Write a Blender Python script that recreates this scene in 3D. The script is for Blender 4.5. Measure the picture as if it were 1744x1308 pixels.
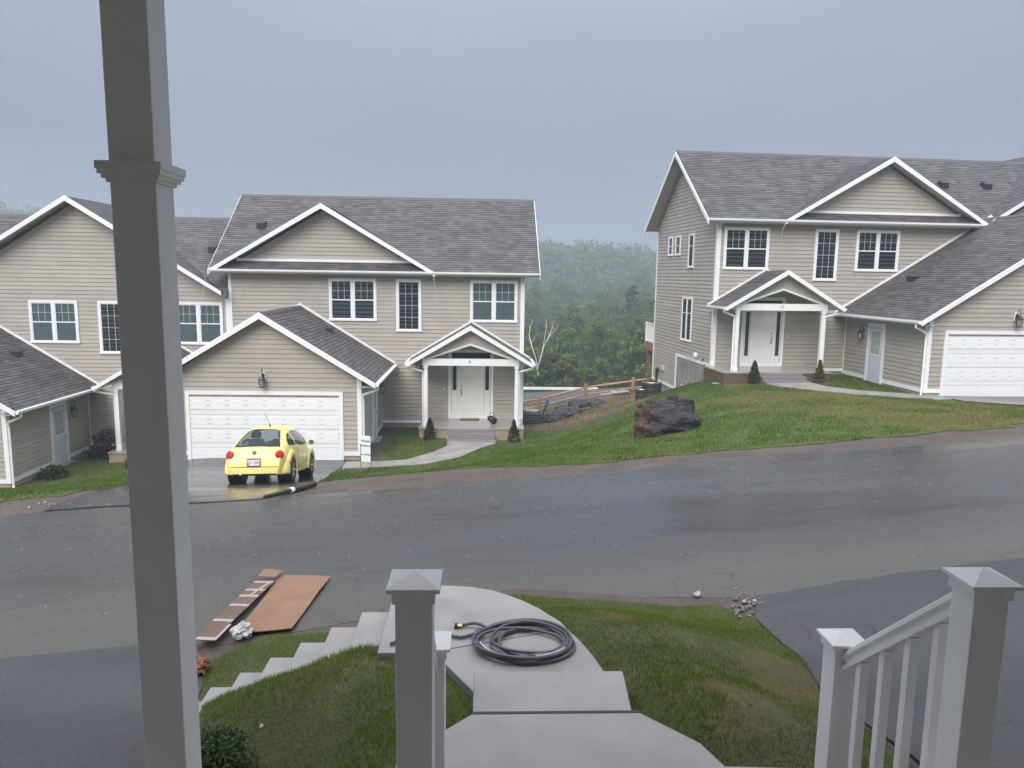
import bpy, bmesh, math, random
import numpy as np
from mathutils import Vector, Matrix
random.seed(7); RNG = np.random.default_rng(7)
for o in list(bpy.data.objects): bpy.data.objects.remove(o, do_unlink=True)
SC = bpy.context.scene
COL = SC.collection
R = math.radians

# ------------------------------------------------------------------ camera
FPX, PT, RO, YW, CZ = 1281.133, R(8.245), R(.818), R(2.306), 6.2
def ray(px, py):
    u = (px-872)/FPX; v = (py-654)/FPX
    u, v = u*math.cos(RO)+v*math.sin(RO), -u*math.sin(RO)+v*math.cos(RO)
    return _dir(u, v)
def _dir(u, v, d=1.0):
    up = -v
    y = d*math.cos(PT)+up*math.sin(PT); z = up*math.cos(PT)-d*math.sin(PT)
    return Vector((u*math.cos(YW)+y*math.sin(YW), -u*math.sin(YW)+y*math.cos(YW), z))
cam_d = bpy.data.cameras.new('camera'); cam = bpy.data.objects.new('camera', cam_d); COL.objects.link(cam)
cam_d.sensor_width = 36.0; cam_d.lens = 36.0*FPX/1744.0
cam_d.clip_start = .05; cam_d.clip_end = 3000
_f = _dir(0, 0); _r = _dir(math.cos(RO), -math.sin(RO), 0); _u = -_dir(math.sin(RO), math.cos(RO), 0)
M = Matrix((( _r.x, _u.x, -_f.x, 0), (_r.y, _u.y, -_f.y, 0), (_r.z, _u.z, -_f.z, CZ), (0, 0, 0, 1)))
cam.matrix_world = M
SC.camera = cam

# ------------------------------------------------------------------ sky, sun, exposure
SUN_EL, SUN_AZ = 40, 203       # degrees; azimuth measured from +Y towards +X: behind the camera
w = bpy.data.worlds.new('World'); SC.world = w; w.use_nodes = True
nt = w.node_tree; nt.nodes.clear()
def N(t, kind, **k):
    n = t.nodes.new(kind)
    for a, b in k.items(): setattr(n, a, b)
    return n
tc = N(nt, 'ShaderNodeTexCoord'); sep = N(nt, 'ShaderNodeSeparateXYZ'); nt.links.new(tc.outputs['Generated'], sep.inputs[0])
mx = N(nt, 'ShaderNodeMath', operation='MAXIMUM'); mx.inputs[1].default_value = 0; nt.links.new(sep.outputs['Z'], mx.inputs[0])
grad = N(nt, 'ShaderNodeMath', operation='MULTIPLY_ADD'); grad.inputs[1].default_value = 1.0; grad.inputs[2].default_value = .107
pw_ = N(nt, 'ShaderNodeMath', operation='POWER'); pw_.inputs[1].default_value = 2.5; nt.links.new(mx.outputs[0], pw_.inputs[0]); nt.links.new(pw_.outputs[0], grad.inputs[0])            # overcast sky: darkest at the horizon, brightest overhead
nz = N(nt, 'ShaderNodeTexNoise'); nz.inputs['Scale'].default_value = 2.2; nz.inputs['Detail'].default_value = 4; nz.inputs['Roughness'].default_value = .5
mapn = N(nt, 'ShaderNodeMapping'); mapn.inputs['Scale'].default_value = (1, 1, 2.4)
nt.links.new(tc.outputs['Generated'], mapn.inputs[0]); nt.links.new(mapn.outputs[0], nz.inputs['Vector'])
nm = N(nt, 'ShaderNodeMapRange'); nm.inputs[1].default_value = .3; nm.inputs[2].default_value = .7; nm.inputs[3].default_value = .93; nm.inputs[4].default_value = 1.07
nt.links.new(nz.outputs['Fac'], nm.inputs[0])
mul = N(nt, 'ShaderNodeMath', operation='MULTIPLY'); nt.links.new(grad.outputs[0], mul.inputs[0]); nt.links.new(nm.outputs[0], mul.inputs[1])
cl = N(nt, 'ShaderNodeMix', data_type='RGBA', blend_type='MULTIPLY'); cl.inputs[0].default_value = 1
tint = N(nt, 'ShaderNodeMix', data_type='RGBA'); tint.inputs[6].default_value = (.875, .965, 1.23, 1); tint.inputs[7].default_value = (1.02, 1, 1.0, 1)
nt.links.new(pw_.outputs[0], tint.inputs[0]); nt.links.new(tint.outputs[2], cl.inputs[6]); nt.links.new(mul.outputs[0], cl.inputs[7])
sky = N(nt, 'ShaderNodeTexSky', sky_type='NISHITA'); sky.sun_disc = False
sky.sun_elevation = R(SUN_EL); sky.sun_rotation = R(SUN_AZ); sky.dust_density = 6; sky.air_density = 1.0
b1 = N(nt, 'ShaderNodeBackground'); b1.inputs[1].default_value = 1.42
b2 = N(nt, 'ShaderNodeBackground'); b2.inputs[1].default_value = .004
add = N(nt, 'ShaderNodeAddShader'); out = N(nt, 'ShaderNodeOutputWorld')
nt.links.new(cl.outputs[2], b1.inputs[0]); nt.links.new(sky.outputs[0], b2.inputs[0])
nt.links.new(b1.outputs[0], add.inputs[0]); nt.links.new(b2.outputs[0], add.inputs[1]); nt.links.new(add.outputs[0], out.inputs[0])

sl = bpy.data.lights.new('sun', 'SUN'); so = bpy.data.objects.new('sun', sl); COL.objects.link(so)
sl.energy = 1.5; sl.angle = R(40); sl.color = (1, .95, .87)
d = Vector((math.sin(R(SUN_AZ))*math.cos(R(SUN_EL)), math.cos(R(SUN_AZ))*math.cos(R(SUN_EL)), math.sin(R(SUN_EL))))
so.rotation_euler = d.to_track_quat('Z', 'Y').to_euler(); so.location = (0, -20, 40)
SC.view_settings.view_transform = 'Standard'; SC.view_settings.look = 'None'
SC.view_settings.exposure = 1.1; SC.view_settings.gamma = 1; SC.view_settings.use_curve_mapping = False
SC.render.engine = 'CYCLES'
try: SC.cycles.volume_bounces = 1; SC.cycles.max_bounces = 8; SC.cycles.transparent_max_bounces = 12
except Exception: pass

# ------------------------------------------------------------------ materials
MATS = {}
def newmat(name):
    m = bpy.data.materials.new(name); m.use_nodes = True; t = m.node_tree
    MATS[name] = m
    return m, t, t.nodes['Principled BSDF']
def mat(name, col, rough=.5, var=.0, scale=6.0, bump=0.0, bscale=40.0, metal=0.0, spec=.5, col2=None, stretch=None, rvar=0.0):
    """plain colour broken up by noise (dirt, fading) with fine relief"""
    m, t, b = newmat(name)
    b.inputs['Roughness'].default_value = rough; b.inputs['Metallic'].default_value = metal
    b.inputs['Specular IOR Level'].default_value = spec
    c2 = col2 if col2 else tuple(max(0, c*(1-var)) for c in col)
    c1 = col if col2 else tuple(min(1, c*(1+var)) for c in col)
    if var or col2 or bump or rvar:
        tc = N(t, 'ShaderNodeTexCoord'); mp = N(t, 'ShaderNodeMapping')
        if stretch: mp.inputs['Scale'].default_value = stretch
        t.links.new(tc.outputs['Object'], mp.inputs[0])
    if var or col2:
        n = N(t, 'ShaderNodeTexNoise'); n.inputs['Scale'].default_value = scale; n.inputs['Detail'].default_value = 6; n.inputs['Roughness'].default_value = .6
        rp = N(t, 'ShaderNodeValToRGB'); rp.color_ramp.elements[0].position = .35; rp.color_ramp.elements[1].position = .65
        rp.color_ramp.elements[0].color = (*c2, 1); rp.color_ramp.elements[1].color = (*c1, 1)
        t.links.new(mp.outputs[0], n.inputs['Vector']); t.links.new(n.outputs['Fac'], rp.inputs[0]); t.links.new(rp.outputs[0], b.inputs['Base Color'])
        if rvar:
            mr = N(t, 'ShaderNodeMapRange'); mr.inputs[1].default_value = .35; mr.inputs[2].default_value = .65
            mr.inputs[3].default_value = max(.02, rough-rvar); mr.inputs[4].default_value = rough+rvar
            t.links.new(n.outputs['Fac'], mr.inputs[0]); t.links.new(mr.outputs[0], b.inputs['Roughness'])
    else: b.inputs['Base Color'].default_value = (*col, 1)
    if bump:
        n2 = N(t, 'ShaderNodeTexNoise'); n2.inputs['Scale'].default_value = bscale; n2.inputs['Detail'].default_value = 4
        bp = N(t, 'ShaderNodeBump'); bp.inputs['Strength'].default_value = bump; bp.inputs['Distance'].default_value = .02
        t.links.new(mp.outputs[0], n2.inputs['Vector']); t.links.new(n2.outputs['Fac'], bp.inputs['Height']); t.links.new(bp.outputs[0], b.inputs['Normal'])
    return m
mat('white', (.82, .83, .84), .45, .03, 3.0)
mat('vinyl', (.80, .79, .77), .32, .03, 4.0)
mat('siding', (.395, .365, .322), .6, .05, 1.2, .04, 60)
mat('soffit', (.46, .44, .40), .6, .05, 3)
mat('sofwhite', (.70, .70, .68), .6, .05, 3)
def concrete():
    m, t, b = newmat('concrete'); tc = N(t, 'ShaderNodeTexCoord'); vec = tc.outputs['Object']
    n1, r1 = ramp_noise(t, vec, 1.7, 7, [(.28, (.205, .200, .190)), (.5, (.275, .268, .254)), (.72, (.325, .316, .30))])
    n2, r2 = ramp_noise(t, vec, 160, 3, [(.3, g3(.84)), (.7, g3(1.14))])
    mp = N(t, 'ShaderNodeMapping'); mp.inputs['Scale'].default_value = (3, 130, 3); t.links.new(vec, mp.inputs[0])
    n3 = N(t, 'ShaderNodeTexNoise'); n3.inputs['Scale'].default_value = 1.6; n3.inputs['Detail'].default_value = 3; t.links.new(mp.outputs[0], n3.inputs['Vector'])
    mm = N(t, 'ShaderNodeMix', data_type='RGBA', blend_type='MULTIPLY'); mm.inputs[0].default_value = 1; t.links.new(r1.outputs[0], mm.inputs[6]); t.links.new(r2.outputs[0], mm.inputs[7]); t.links.new(mm.outputs[2], b.inputs['Base Color'])
    mr = N(t, 'ShaderNodeMapRange'); mr.inputs[1].default_value = .35; mr.inputs[2].default_value = .65; mr.inputs[3].default_value = .38; mr.inputs[4].default_value = .7; t.links.new(n1.outputs['Fac'], mr.inputs[0]); t.links.new(mr.outputs[0], b.inputs['Roughness'])
    bp = N(t, 'ShaderNodeBump'); bp.inputs['Strength'].default_value = .35; bp.inputs['Distance'].default_value = .004; t.links.new(n3.outputs['Fac'], bp.inputs['Height']); t.links.new(bp.outputs[0], b.inputs['Normal'])
mat('found', (.27, .265, .25), .8, .22, 1.6, .4, 30)
mat('foundtan', (.36, .28, .20), .85, .15, 3, .4, 30)
mat('garagewhite', (.81, .825, .84), .42, .02, 2)
mat('doorwhite', (.77, .765, .745), .4, .03, 2)
mat('doorgrey', (.55, .60, .68), .4, .03, 2)
mat('brass', (.55, .38, .14), .3, metal=1.0)
mat('darkmetal', (.06, .06, .055), .4, .2, 20, metal=.4)
mat('black', (.015, .015, .017), .45, .3, 8)
mat('interior', (.060, .052, .070), .7, .35, 3.5)
mat('blind', (.42, .49, .53), .7, .05, 6)
mat('curtain', (.10, .13, .25), .8, .0, 3, col2=(.04, .10, .09), stretch=(5, 5, .6))
mat('brownwood', (.135, .082, .050), .6, .25, 3, .3, 50, stretch=(1, 1, 8))
mat('stepgrey', (.21, .19, .20), .5, .08, 6, .15, 60)
mat('deckgrey', (.30, .28, .265), .25, .08, 6, .1, 60)
mat('porchwall', (.60, .57, .52), .6, .05, 2)
mat('porchfloor', (.46, .43, .39), .5, .15, 4)
mat('railwood', (.42, .24, .115), .7, .25, 5, .4, 40)
mat('deckbrown', (.23, .13, .07), .7, .25, 5, .4, 40)
mat('green_plastic', (.16, .38, .32), .4)
mat('red_plastic', (.46, .020, .014), .3, spec=.3)
mat('yellow', (.84, .72, .23), .14, .02, 2, spec=.6)
mat('tyre', (.018, .018, .019), .6, .2, 20)
mat('alloy', (.55, .55, .55), .3, metal=.9)
mat('rubber', (.02, .02, .02), .5)
mat('hose', (.085, .072, .090), .28, .12, 20)
mat('hosew', (.55, .52, .58), .3)
mat('card', (.225, .130, .078), .75, .10, 3, .2, 20)
mat('carddark', (.125, .086, .064), .75, .12, 3, .2, 20)
mat('tape', (.38, .32, .28), .35)
mat('plasticbag', (.42, .42, .40), .25, .15, 12)
mat('terracotta', (.19, .060, .032), .5, .25, 9)
mat('stone', (.16, .15, .142), .8, .3, 6, .5, 20)
mat('stonewhite', (.33, .32, .31), .7, .15, 6, .4, 20)
mat('rockdark', (.030, .030, .033), .55, .5, 5, .5, 20)
mat('bark', (.10, .075, .055), .9, .3, 6, .6, 20)
mat('deadwood', (.62, .60, .57), .8, .12, 6)
mat('blue_plastic', (.05, .13, .35), .4)
mat('acmetal', (.030, .032, .034), .5, .2, 10)
mat('seat', (.035, .038, .04), .8)
mat('pale', (.52, .55, .57), .6, .1, 6)
mat('signwhite', (.80, .83, .83), .4)
mat('signgreen', (.008, .06, .042), .5)
mat('numgrey', (.20, .20, .20), .5)
mat('platewhite', (.66, .62, .70), .4)
mat('platered', (.42, .10, .16), .5)
mat('chrome', (.7, .7, .72), .15, metal=1)
mat('galv', (.45, .47, .48), .35, .1, 10, metal=.6)

def vary(name, lo=.94, hi=1.05):
    """each board of a wall takes the paint a little differently"""
    t = MATS[name].node_tree; b = t.nodes['Principled BSDF']; src = b.inputs['Base Color'].links[0].from_socket
    oi = N(t, 'ShaderNodeObjectInfo'); mr = N(t, 'ShaderNodeMapRange'); mr.inputs[3].default_value = lo; mr.inputs[4].default_value = hi; t.links.new(oi.outputs['Random'], mr.inputs[0])
    mm = N(t, 'ShaderNodeMix', data_type='RGBA', blend_type='MULTIPLY'); mm.inputs[0].default_value = 1; t.links.new(src, mm.inputs[6]); t.links.new(mr.outputs[0], mm.inputs[7]); t.links.new(mm.outputs[2], b.inputs['Base Color'])
vary('siding')
def glassmat(name, tint, alpha):
    m, t, b = newmat(name)
    b.inputs['Base Color'].default_value = (*tint, 1); b.inputs['Roughness'].default_value = .05
    tr = N(t, 'ShaderNodeBsdfTransparent'); tr.inputs[0].default_value = (.85, .9, .9, 1)
    mixs = N(t, 'ShaderNodeMixShader'); mixs.inputs[0].default_value = alpha
    o = t.nodes['Material Output']
    t.links.new(tr.outputs[0], mixs.inputs[1]); t.links.new(b.outputs[0], mixs.inputs[2]); t.links.new(mixs.outputs[0], o.inputs[0])
glassmat('pane', (.02, .022, .03), .24)
glassmat('carglass', (.02, .05, .05), .42)
glassmat('lampglass', (.55, .58, .55), .35)
glassmat('water', (.75, .8, .85), .35)

def shingle():
    m, t, b = newmat('shingle')
    tc = N(t, 'ShaderNodeTexCoord')
    br = N(t, 'ShaderNodeTexVoronoi'); br.inputs['Scale'].default_value = 1.0
    mp = N(t, 'ShaderNodeMapping'); mp.inputs['Scale'].default_value = (4.2, 7.2, 7.2)
    t.links.new(tc.outputs['UV'], mp.inputs[0])
    sn = N(t, 'ShaderNodeVectorMath', operation='FLOOR')
    # tabs: per-course jitter so that the joints do not line up
    sx = N(t, 'ShaderNodeSeparateXYZ'); t.links.new(tc.outputs['UV'], sx.inputs[0])
    row = N(t, 'ShaderNodeMath', operation='FLOOR'); t.links.new(sx.outputs['Y'], row.inputs[0])
    wn = N(t, 'ShaderNodeTexWhiteNoise', noise_dimensions='1D'); t.links.new(row.outputs[0], wn.inputs['W'])
    ax = N(t, 'ShaderNodeMath', operation='MULTIPLY_ADD'); ax.inputs[1].default_value = 3.2
    t.links.new(sx.outputs['X'], ax.inputs[0])
    w10 = N(t, 'ShaderNodeMath', operation='MULTIPLY'); w10.inputs[1].default_value = 17.0; t.links.new(wn.outputs['Value'], w10.inputs[0]); t.links.new(w10.outputs[0], ax.inputs[2])
    cell = N(t, 'ShaderNodeMath', operation='FLOOR'); t.links.new(ax.outputs[0], cell.inputs[0])
    cv = N(t, 'ShaderNodeCombineXYZ'); t.links.new(cell.outputs[0], cv.inputs[0]); t.links.new(row.outputs[0], cv.inputs[1])
    wn2 = N(t, 'ShaderNodeTexWhiteNoise', noise_dimensions='2D'); t.links.new(cv.outputs[0], wn2.inputs['Vector'])
    rp = N(t, 'ShaderNodeValToRGB'); e = rp.color_ramp.elements
    e[0].position = 0; e[0].color = (.056, .053, .054, 1); e[1].position = 1; e[1].color = (.112, .106, .107, 1)
    k = rp.color_ramp.elements.new(.5); k.color = (.080, .075, .077, 1)
    t.links.new(wn2.outputs['Value'], rp.inputs[0])
    n = N(t, 'ShaderNodeTexNoise'); n.inputs['Scale'].default_value = .9; n.inputs['Detail'].default_value = 5; t.links.new(tc.outputs['Object'], n.inputs['Vector'])
    mr = N(t, 'ShaderNodeMapRange'); mr.inputs[1].default_value = .3; mr.inputs[2].default_value = .7; mr.inputs[3].default_value = .9; mr.inputs[4].default_value = 1.1
    t.links.new(n.outputs['Fac'], mr.inputs[0])
    mm = N(t, 'ShaderNodeMix', data_type='RGBA', blend_type='MULTIPLY'); mm.inputs[0].default_value = 1
    t.links.new(rp.outputs[0], mm.inputs[6]); t.links.new(mr.outputs[0], mm.inputs[7]); t.links.new(mm.outputs[2], b.inputs['Base Color'])
    b.inputs['Roughness'].default_value = .6
    g = N(t, 'ShaderNodeTexNoise'); g.inputs['Scale'].default_value = 120; t.links.new(tc.outputs['Object'], g.inputs['Vector'])
    bp = N(t, 'ShaderNodeBump'); bp.inputs['Strength'].default_value = .25; bp.inputs['Distance'].default_value = .01
    t.links.new(g.outputs['Fac'], bp.inputs['Height']); t.links.new(bp.outputs[0], b.inputs['Normal'])
shingle()

def ramp_noise(t, vec, scale, detail, stops, rough=.6, lo=0, hi=1):
    n = N(t, 'ShaderNodeTexNoise'); n.inputs['Scale'].default_value = scale; n.inputs['Detail'].default_value = detail; n.inputs['Roughness'].default_value = rough
    t.links.new(vec, n.inputs['Vector'])
    rp = N(t, 'ShaderNodeValToRGB'); els = rp.color_ramp.elements
    els[0].position, els[0].color = stops[0][0], (*stops[0][1], 1)
    els[1].position, els[1].color = stops[-1][0], (*stops[-1][1], 1)
    for p, c in stops[1:-1]:
        k = els.new(p); k.color = (*c, 1)
    t.links.new(n.outputs['Fac'], rp.inputs[0])
    return n, rp
def g3(v): return (v, v, v)

def asphalt(name, dark, light, silt=None, wet=(.16, .5), agg=70, streak=None):
    m, t, b = newmat(name)
    tc = N(t, 'ShaderNodeTexCoord'); vec = tc.outputs['Object']
    n1, r1 = ramp_noise(t, vec, agg, 4, [(.3, dark), (.7, light)])
    col = r1.outputs[0]
    mp = N(t, 'ShaderNodeMapping'); mp.inputs['Scale'].default_value = (.14, .7, .7); t.links.new(vec, mp.inputs[0])
    n2, r2 = ramp_noise(t, mp.outputs[0], 1.0, 6, [(.34, g3(.70)), (.66, g3(1.22))])
    mm = N(t, 'ShaderNodeMix', data_type='RGBA', blend_type='MULTIPLY'); mm.inputs[0].default_value = 1
    t.links.new(col, mm.inputs[6]); t.links.new(r2.outputs[0], mm.inputs[7]); col = mm.outputs[2]
    if silt:
        # washed-down silt: a band along the near edge, broken up, in object Y
        sx = N(t, 'ShaderNodeSeparateXYZ'); t.links.new(vec, sx.inputs[0])
        mp3 = N(t, 'ShaderNodeMapping'); mp3.inputs['Scale'].default_value = (.25, 1, 1); t.links.new(vec, mp3.inputs[0])
        n3 = N(t, 'ShaderNodeTexNoise'); n3.inputs['Scale'].default_value = 1.1; n3.inputs['Detail'].default_value = 8; n3.inputs['Roughness'].default_value = .65
        t.links.new(mp3.outputs[0], n3.inputs['Vector'])
        ma = N(t, 'ShaderNodeMath', operation='MULTIPLY_ADD'); ma.inputs[1].default_value = 2.6; t.links.new(n3.outputs['Fac'], ma.inputs[0]); t.links.new(sx.outputs['Y'], ma.inputs[2])
        f1 = N(t, 'ShaderNodeMapRange'); f1.inputs[1].default_value = silt[1]; f1.inputs[2].default_value = silt[1]+1.9; f1.inputs[3].default_value = .7; f1.inputs[4].default_value = 0
        f1.clamp = True; t.links.new(ma.outputs[0], f1.inputs[0])
        ms = N(t, 'ShaderNodeMix', data_type='RGBA'); t.links.new(f1.outputs[0], ms.inputs[0]); t.links.new(col, ms.inputs[6])
        n4, r4 = ramp_noise(t, vec, 40, 5, [(.3, tuple(c*.6 for c in silt[0])), (.7, tuple(c*1.25 for c in silt[0]))])
        t.links.new(r4.outputs[0], ms.inputs[7]); col = ms.outputs[2]
    # hairline cracks where the surface has broken up
    vd = N(t, 'ShaderNodeTexNoise'); vd.inputs['Scale'].default_value = 2.0; vd.inputs['Detail'].default_value = 3; t.links.new(vec, vd.inputs['Vector'])
    va = N(t, 'ShaderNodeVectorMath', operation='MULTIPLY_ADD'); va.inputs[1].default_value = (.5, .5, .5); t.links.new(vd.outputs['Color'], va.inputs[0]); t.links.new(vec, va.inputs[2])
    vo = N(t, 'ShaderNodeTexVoronoi', feature='DISTANCE_TO_EDGE'); vo.inputs['Scale'].default_value = 1.15; t.links.new(va.outputs[0], vo.inputs['Vector'])
    ck = N(t, 'ShaderNodeMapRange'); ck.inputs[1].default_value = .0; ck.inputs[2].default_value = .014; ck.inputs[3].default_value = .35; ck.inputs[4].default_value = 1; t.links.new(vo.outputs['Distance'], ck.inputs[0])
    n9 = N(t, 'ShaderNodeTexNoise'); n9.inputs['Scale'].default_value = .5; n9.inputs['Detail'].default_value = 2; t.links.new(vec, n9.inputs['Vector'])
    km = N(t, 'ShaderNodeMapRange'); km.inputs[1].default_value = .5; km.inputs[2].default_value = .6; t.links.new(n9.outputs['Fac'], km.inputs[0])
    mc = N(t, 'ShaderNodeMix', data_type='FLOAT'); mc.inputs[2].default_value = 1.0; t.links.new(km.outputs[0], mc.inputs[0]); t.links.new(ck.outputs[0], mc.inputs[3])
    mk = N(t, 'ShaderNodeMix', data_type='RGBA', blend_type='MULTIPLY'); mk.inputs[0].default_value = 1; t.links.new(col, mk.inputs[6]); t.links.new(mc.outputs[0], mk.inputs[7]); col = mk.outputs[2]
    t.links.new(col, b.inputs['Base Color'])
    mr = N(t, 'ShaderNodeMapRange'); mr.inputs[1].default_value = .36; mr.inputs[2].default_value = .64; mr.inputs[3].default_value = wet[0]; mr.inputs[4].default_value = wet[1]
    t.links.new(n2.outputs['Fac'], mr.inputs[0])
    rr = mr.outputs[0]
    if silt:
        mxr = N(t, 'ShaderNodeMix', data_type='FLOAT'); t.links.new(f1.outputs[0], mxr.inputs[0]); t.links.new(rr, mxr.inputs[2]); mxr.inputs[3].default_value = .6; rr = mxr.outputs[0]
    t.links.new(rr, b.inputs['Roughness'])
    b.inputs['Specular IOR Level'].default_value = .5
    n5 = N(t, 'ShaderNodeTexNoise'); n5.inputs['Scale'].default_value = agg*1.3; n5.inputs['Detail'].default_value = 3; t.links.new(vec, n5.inputs['Vector'])
    bp = N(t, 'ShaderNodeBump'); bp.inputs['Strength'].default_value = .22; bp.inputs['Distance'].default_value = .006
    t.links.new(n5.outputs['Fac'], bp.inputs['Height']); t.links.new(bp.outputs[0], b.inputs['Normal'])
asphalt('road', (.031, .032, .034), (.068, .069, .070), silt=((.100, .091, .076), 9.8), wet=(.15, .42))
asphalt('lowroad', (.05, .05, .052), (.09, .09, .092), wet=(.55, .8))
asphalt('driveway', (.016, .017, .019), (.034, .035, .038), wet=(.07, .30), agg=90)
asphalt('driveway_near', (.030, .030, .032), (.068, .068, .070), wet=(.25, .55), agg=60)

def soil(name, a, b_, patches=None, rough=.85):
    m, t, b = newmat(name)
    tc = N(t, 'ShaderNodeTexCoord'); vec = tc.outputs['Object']
    n1, r1 = ramp_noise(t, vec, 1.3, 8, [(.3, a), (.7, b_)])
    n2, r2 = ramp_noise(t, vec, 45, 5, [(.3, g3(.55)), (.72, g3(1.35))])
    mm = N(t, 'ShaderNodeMix', data_type='RGBA', blend_type='MULTIPLY'); mm.inputs[0].default_value = 1
    t.links.new(r1.outputs[0], mm.inputs[6]); t.links.new(r2.outputs[0], mm.inputs[7]); t.links.new(mm.outputs[2], b.inputs['Base Color'])
    b.inputs['Roughness'].default_value = rough
    bp = N(t, 'ShaderNodeBump'); bp.inputs['Strength'].default_value = .6; bp.inputs['Distance'].default_value = .03
    t.links.new(n2.outputs['Fac'], bp.inputs['Height']); t.links.new(bp.outputs[0], b.inputs['Normal'])
concrete()
soil('soil', (.058, .043, .033), (.112, .085, .066), rough=.65)
soil('gravel', (.12, .105, .095), (.22, .195, .175), rough=.6)
soil('lawnsoil', (.040, .048, .013), (.085, .085, .028))
soil('lawnfar', (.032, .078, .006), (.095, .105, .020))
soil('dirtstraw', (.075, .055, .032), (.19, .130, .070))
soil('woodfloor', (.03, .045, .015), (.06, .08, .03))

def leafmat(name, a, b_, tr=.35):
    m, t, b = newmat(name)
    oi = N(t, 'ShaderNodeObjectInfo'); at = N(t, 'ShaderNodeAttribute'); at.attribute_name = 'shade'
    rp = N(t, 'ShaderNodeValToRGB'); rp.color_ramp.elements[0].color = (*a, 1); rp.color_ramp.elements[1].color = (*b_, 1)
    t.links.new(at.outputs['Fac'], rp.inputs[0])
    hs = N(t, 'ShaderNodeHueSaturation'); t.links.new(rp.outputs[0], hs.inputs['Color'])
    mr = N(t, 'ShaderNodeMapRange'); mr.inputs[3].default_value = .47; mr.inputs[4].default_value = .53; t.links.new(oi.outputs['Random'], mr.inputs[0]); t.links.new(mr.outputs[0], hs.inputs['Hue'])
    mr2 = N(t, 'ShaderNodeMapRange'); mr2.inputs[3].default_value = .7; mr2.inputs[4].default_value = 1.25; t.links.new(oi.outputs['Random'], mr2.inputs[0]); t.links.new(mr2.outputs[0], hs.inputs['Value'])
    t.links.new(hs.outputs[0], b.inputs['Base Color']); b.inputs['Roughness'].default_value = .6; b.inputs['Specular IOR Level'].default_value = .25
    tl = N(t, 'ShaderNodeBsdfTranslucent'); t.links.new(hs.outputs[0], tl.inputs[0])
    ms = N(t, 'ShaderNodeMixShader'); ms.inputs[0].default_value = tr
    o = t.nodes['Material Output']; t.links.new(b.outputs[0], ms.inputs[1]); t.links.new(tl.outputs[0], ms.inputs[2]); t.links.new(ms.outputs[0], o.inputs[0])
leafmat('leaf', (.060, .110, .014), (.21, .270, .045), .45)
leafmat('needle', (.030, .060, .018), (.075, .115, .036), .2)
leafmat('grass', (.078, .128, .012), (.185, .240, .036))
leafmat('grassfar', (.046, .112, .005), (.108, .182, .013))
leafmat('deadgrass', (.22, .145, .050), (.40, .275, .110))
leafmat('redleaf', (.035, .016, .018), (.08, .035, .035))

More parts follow.
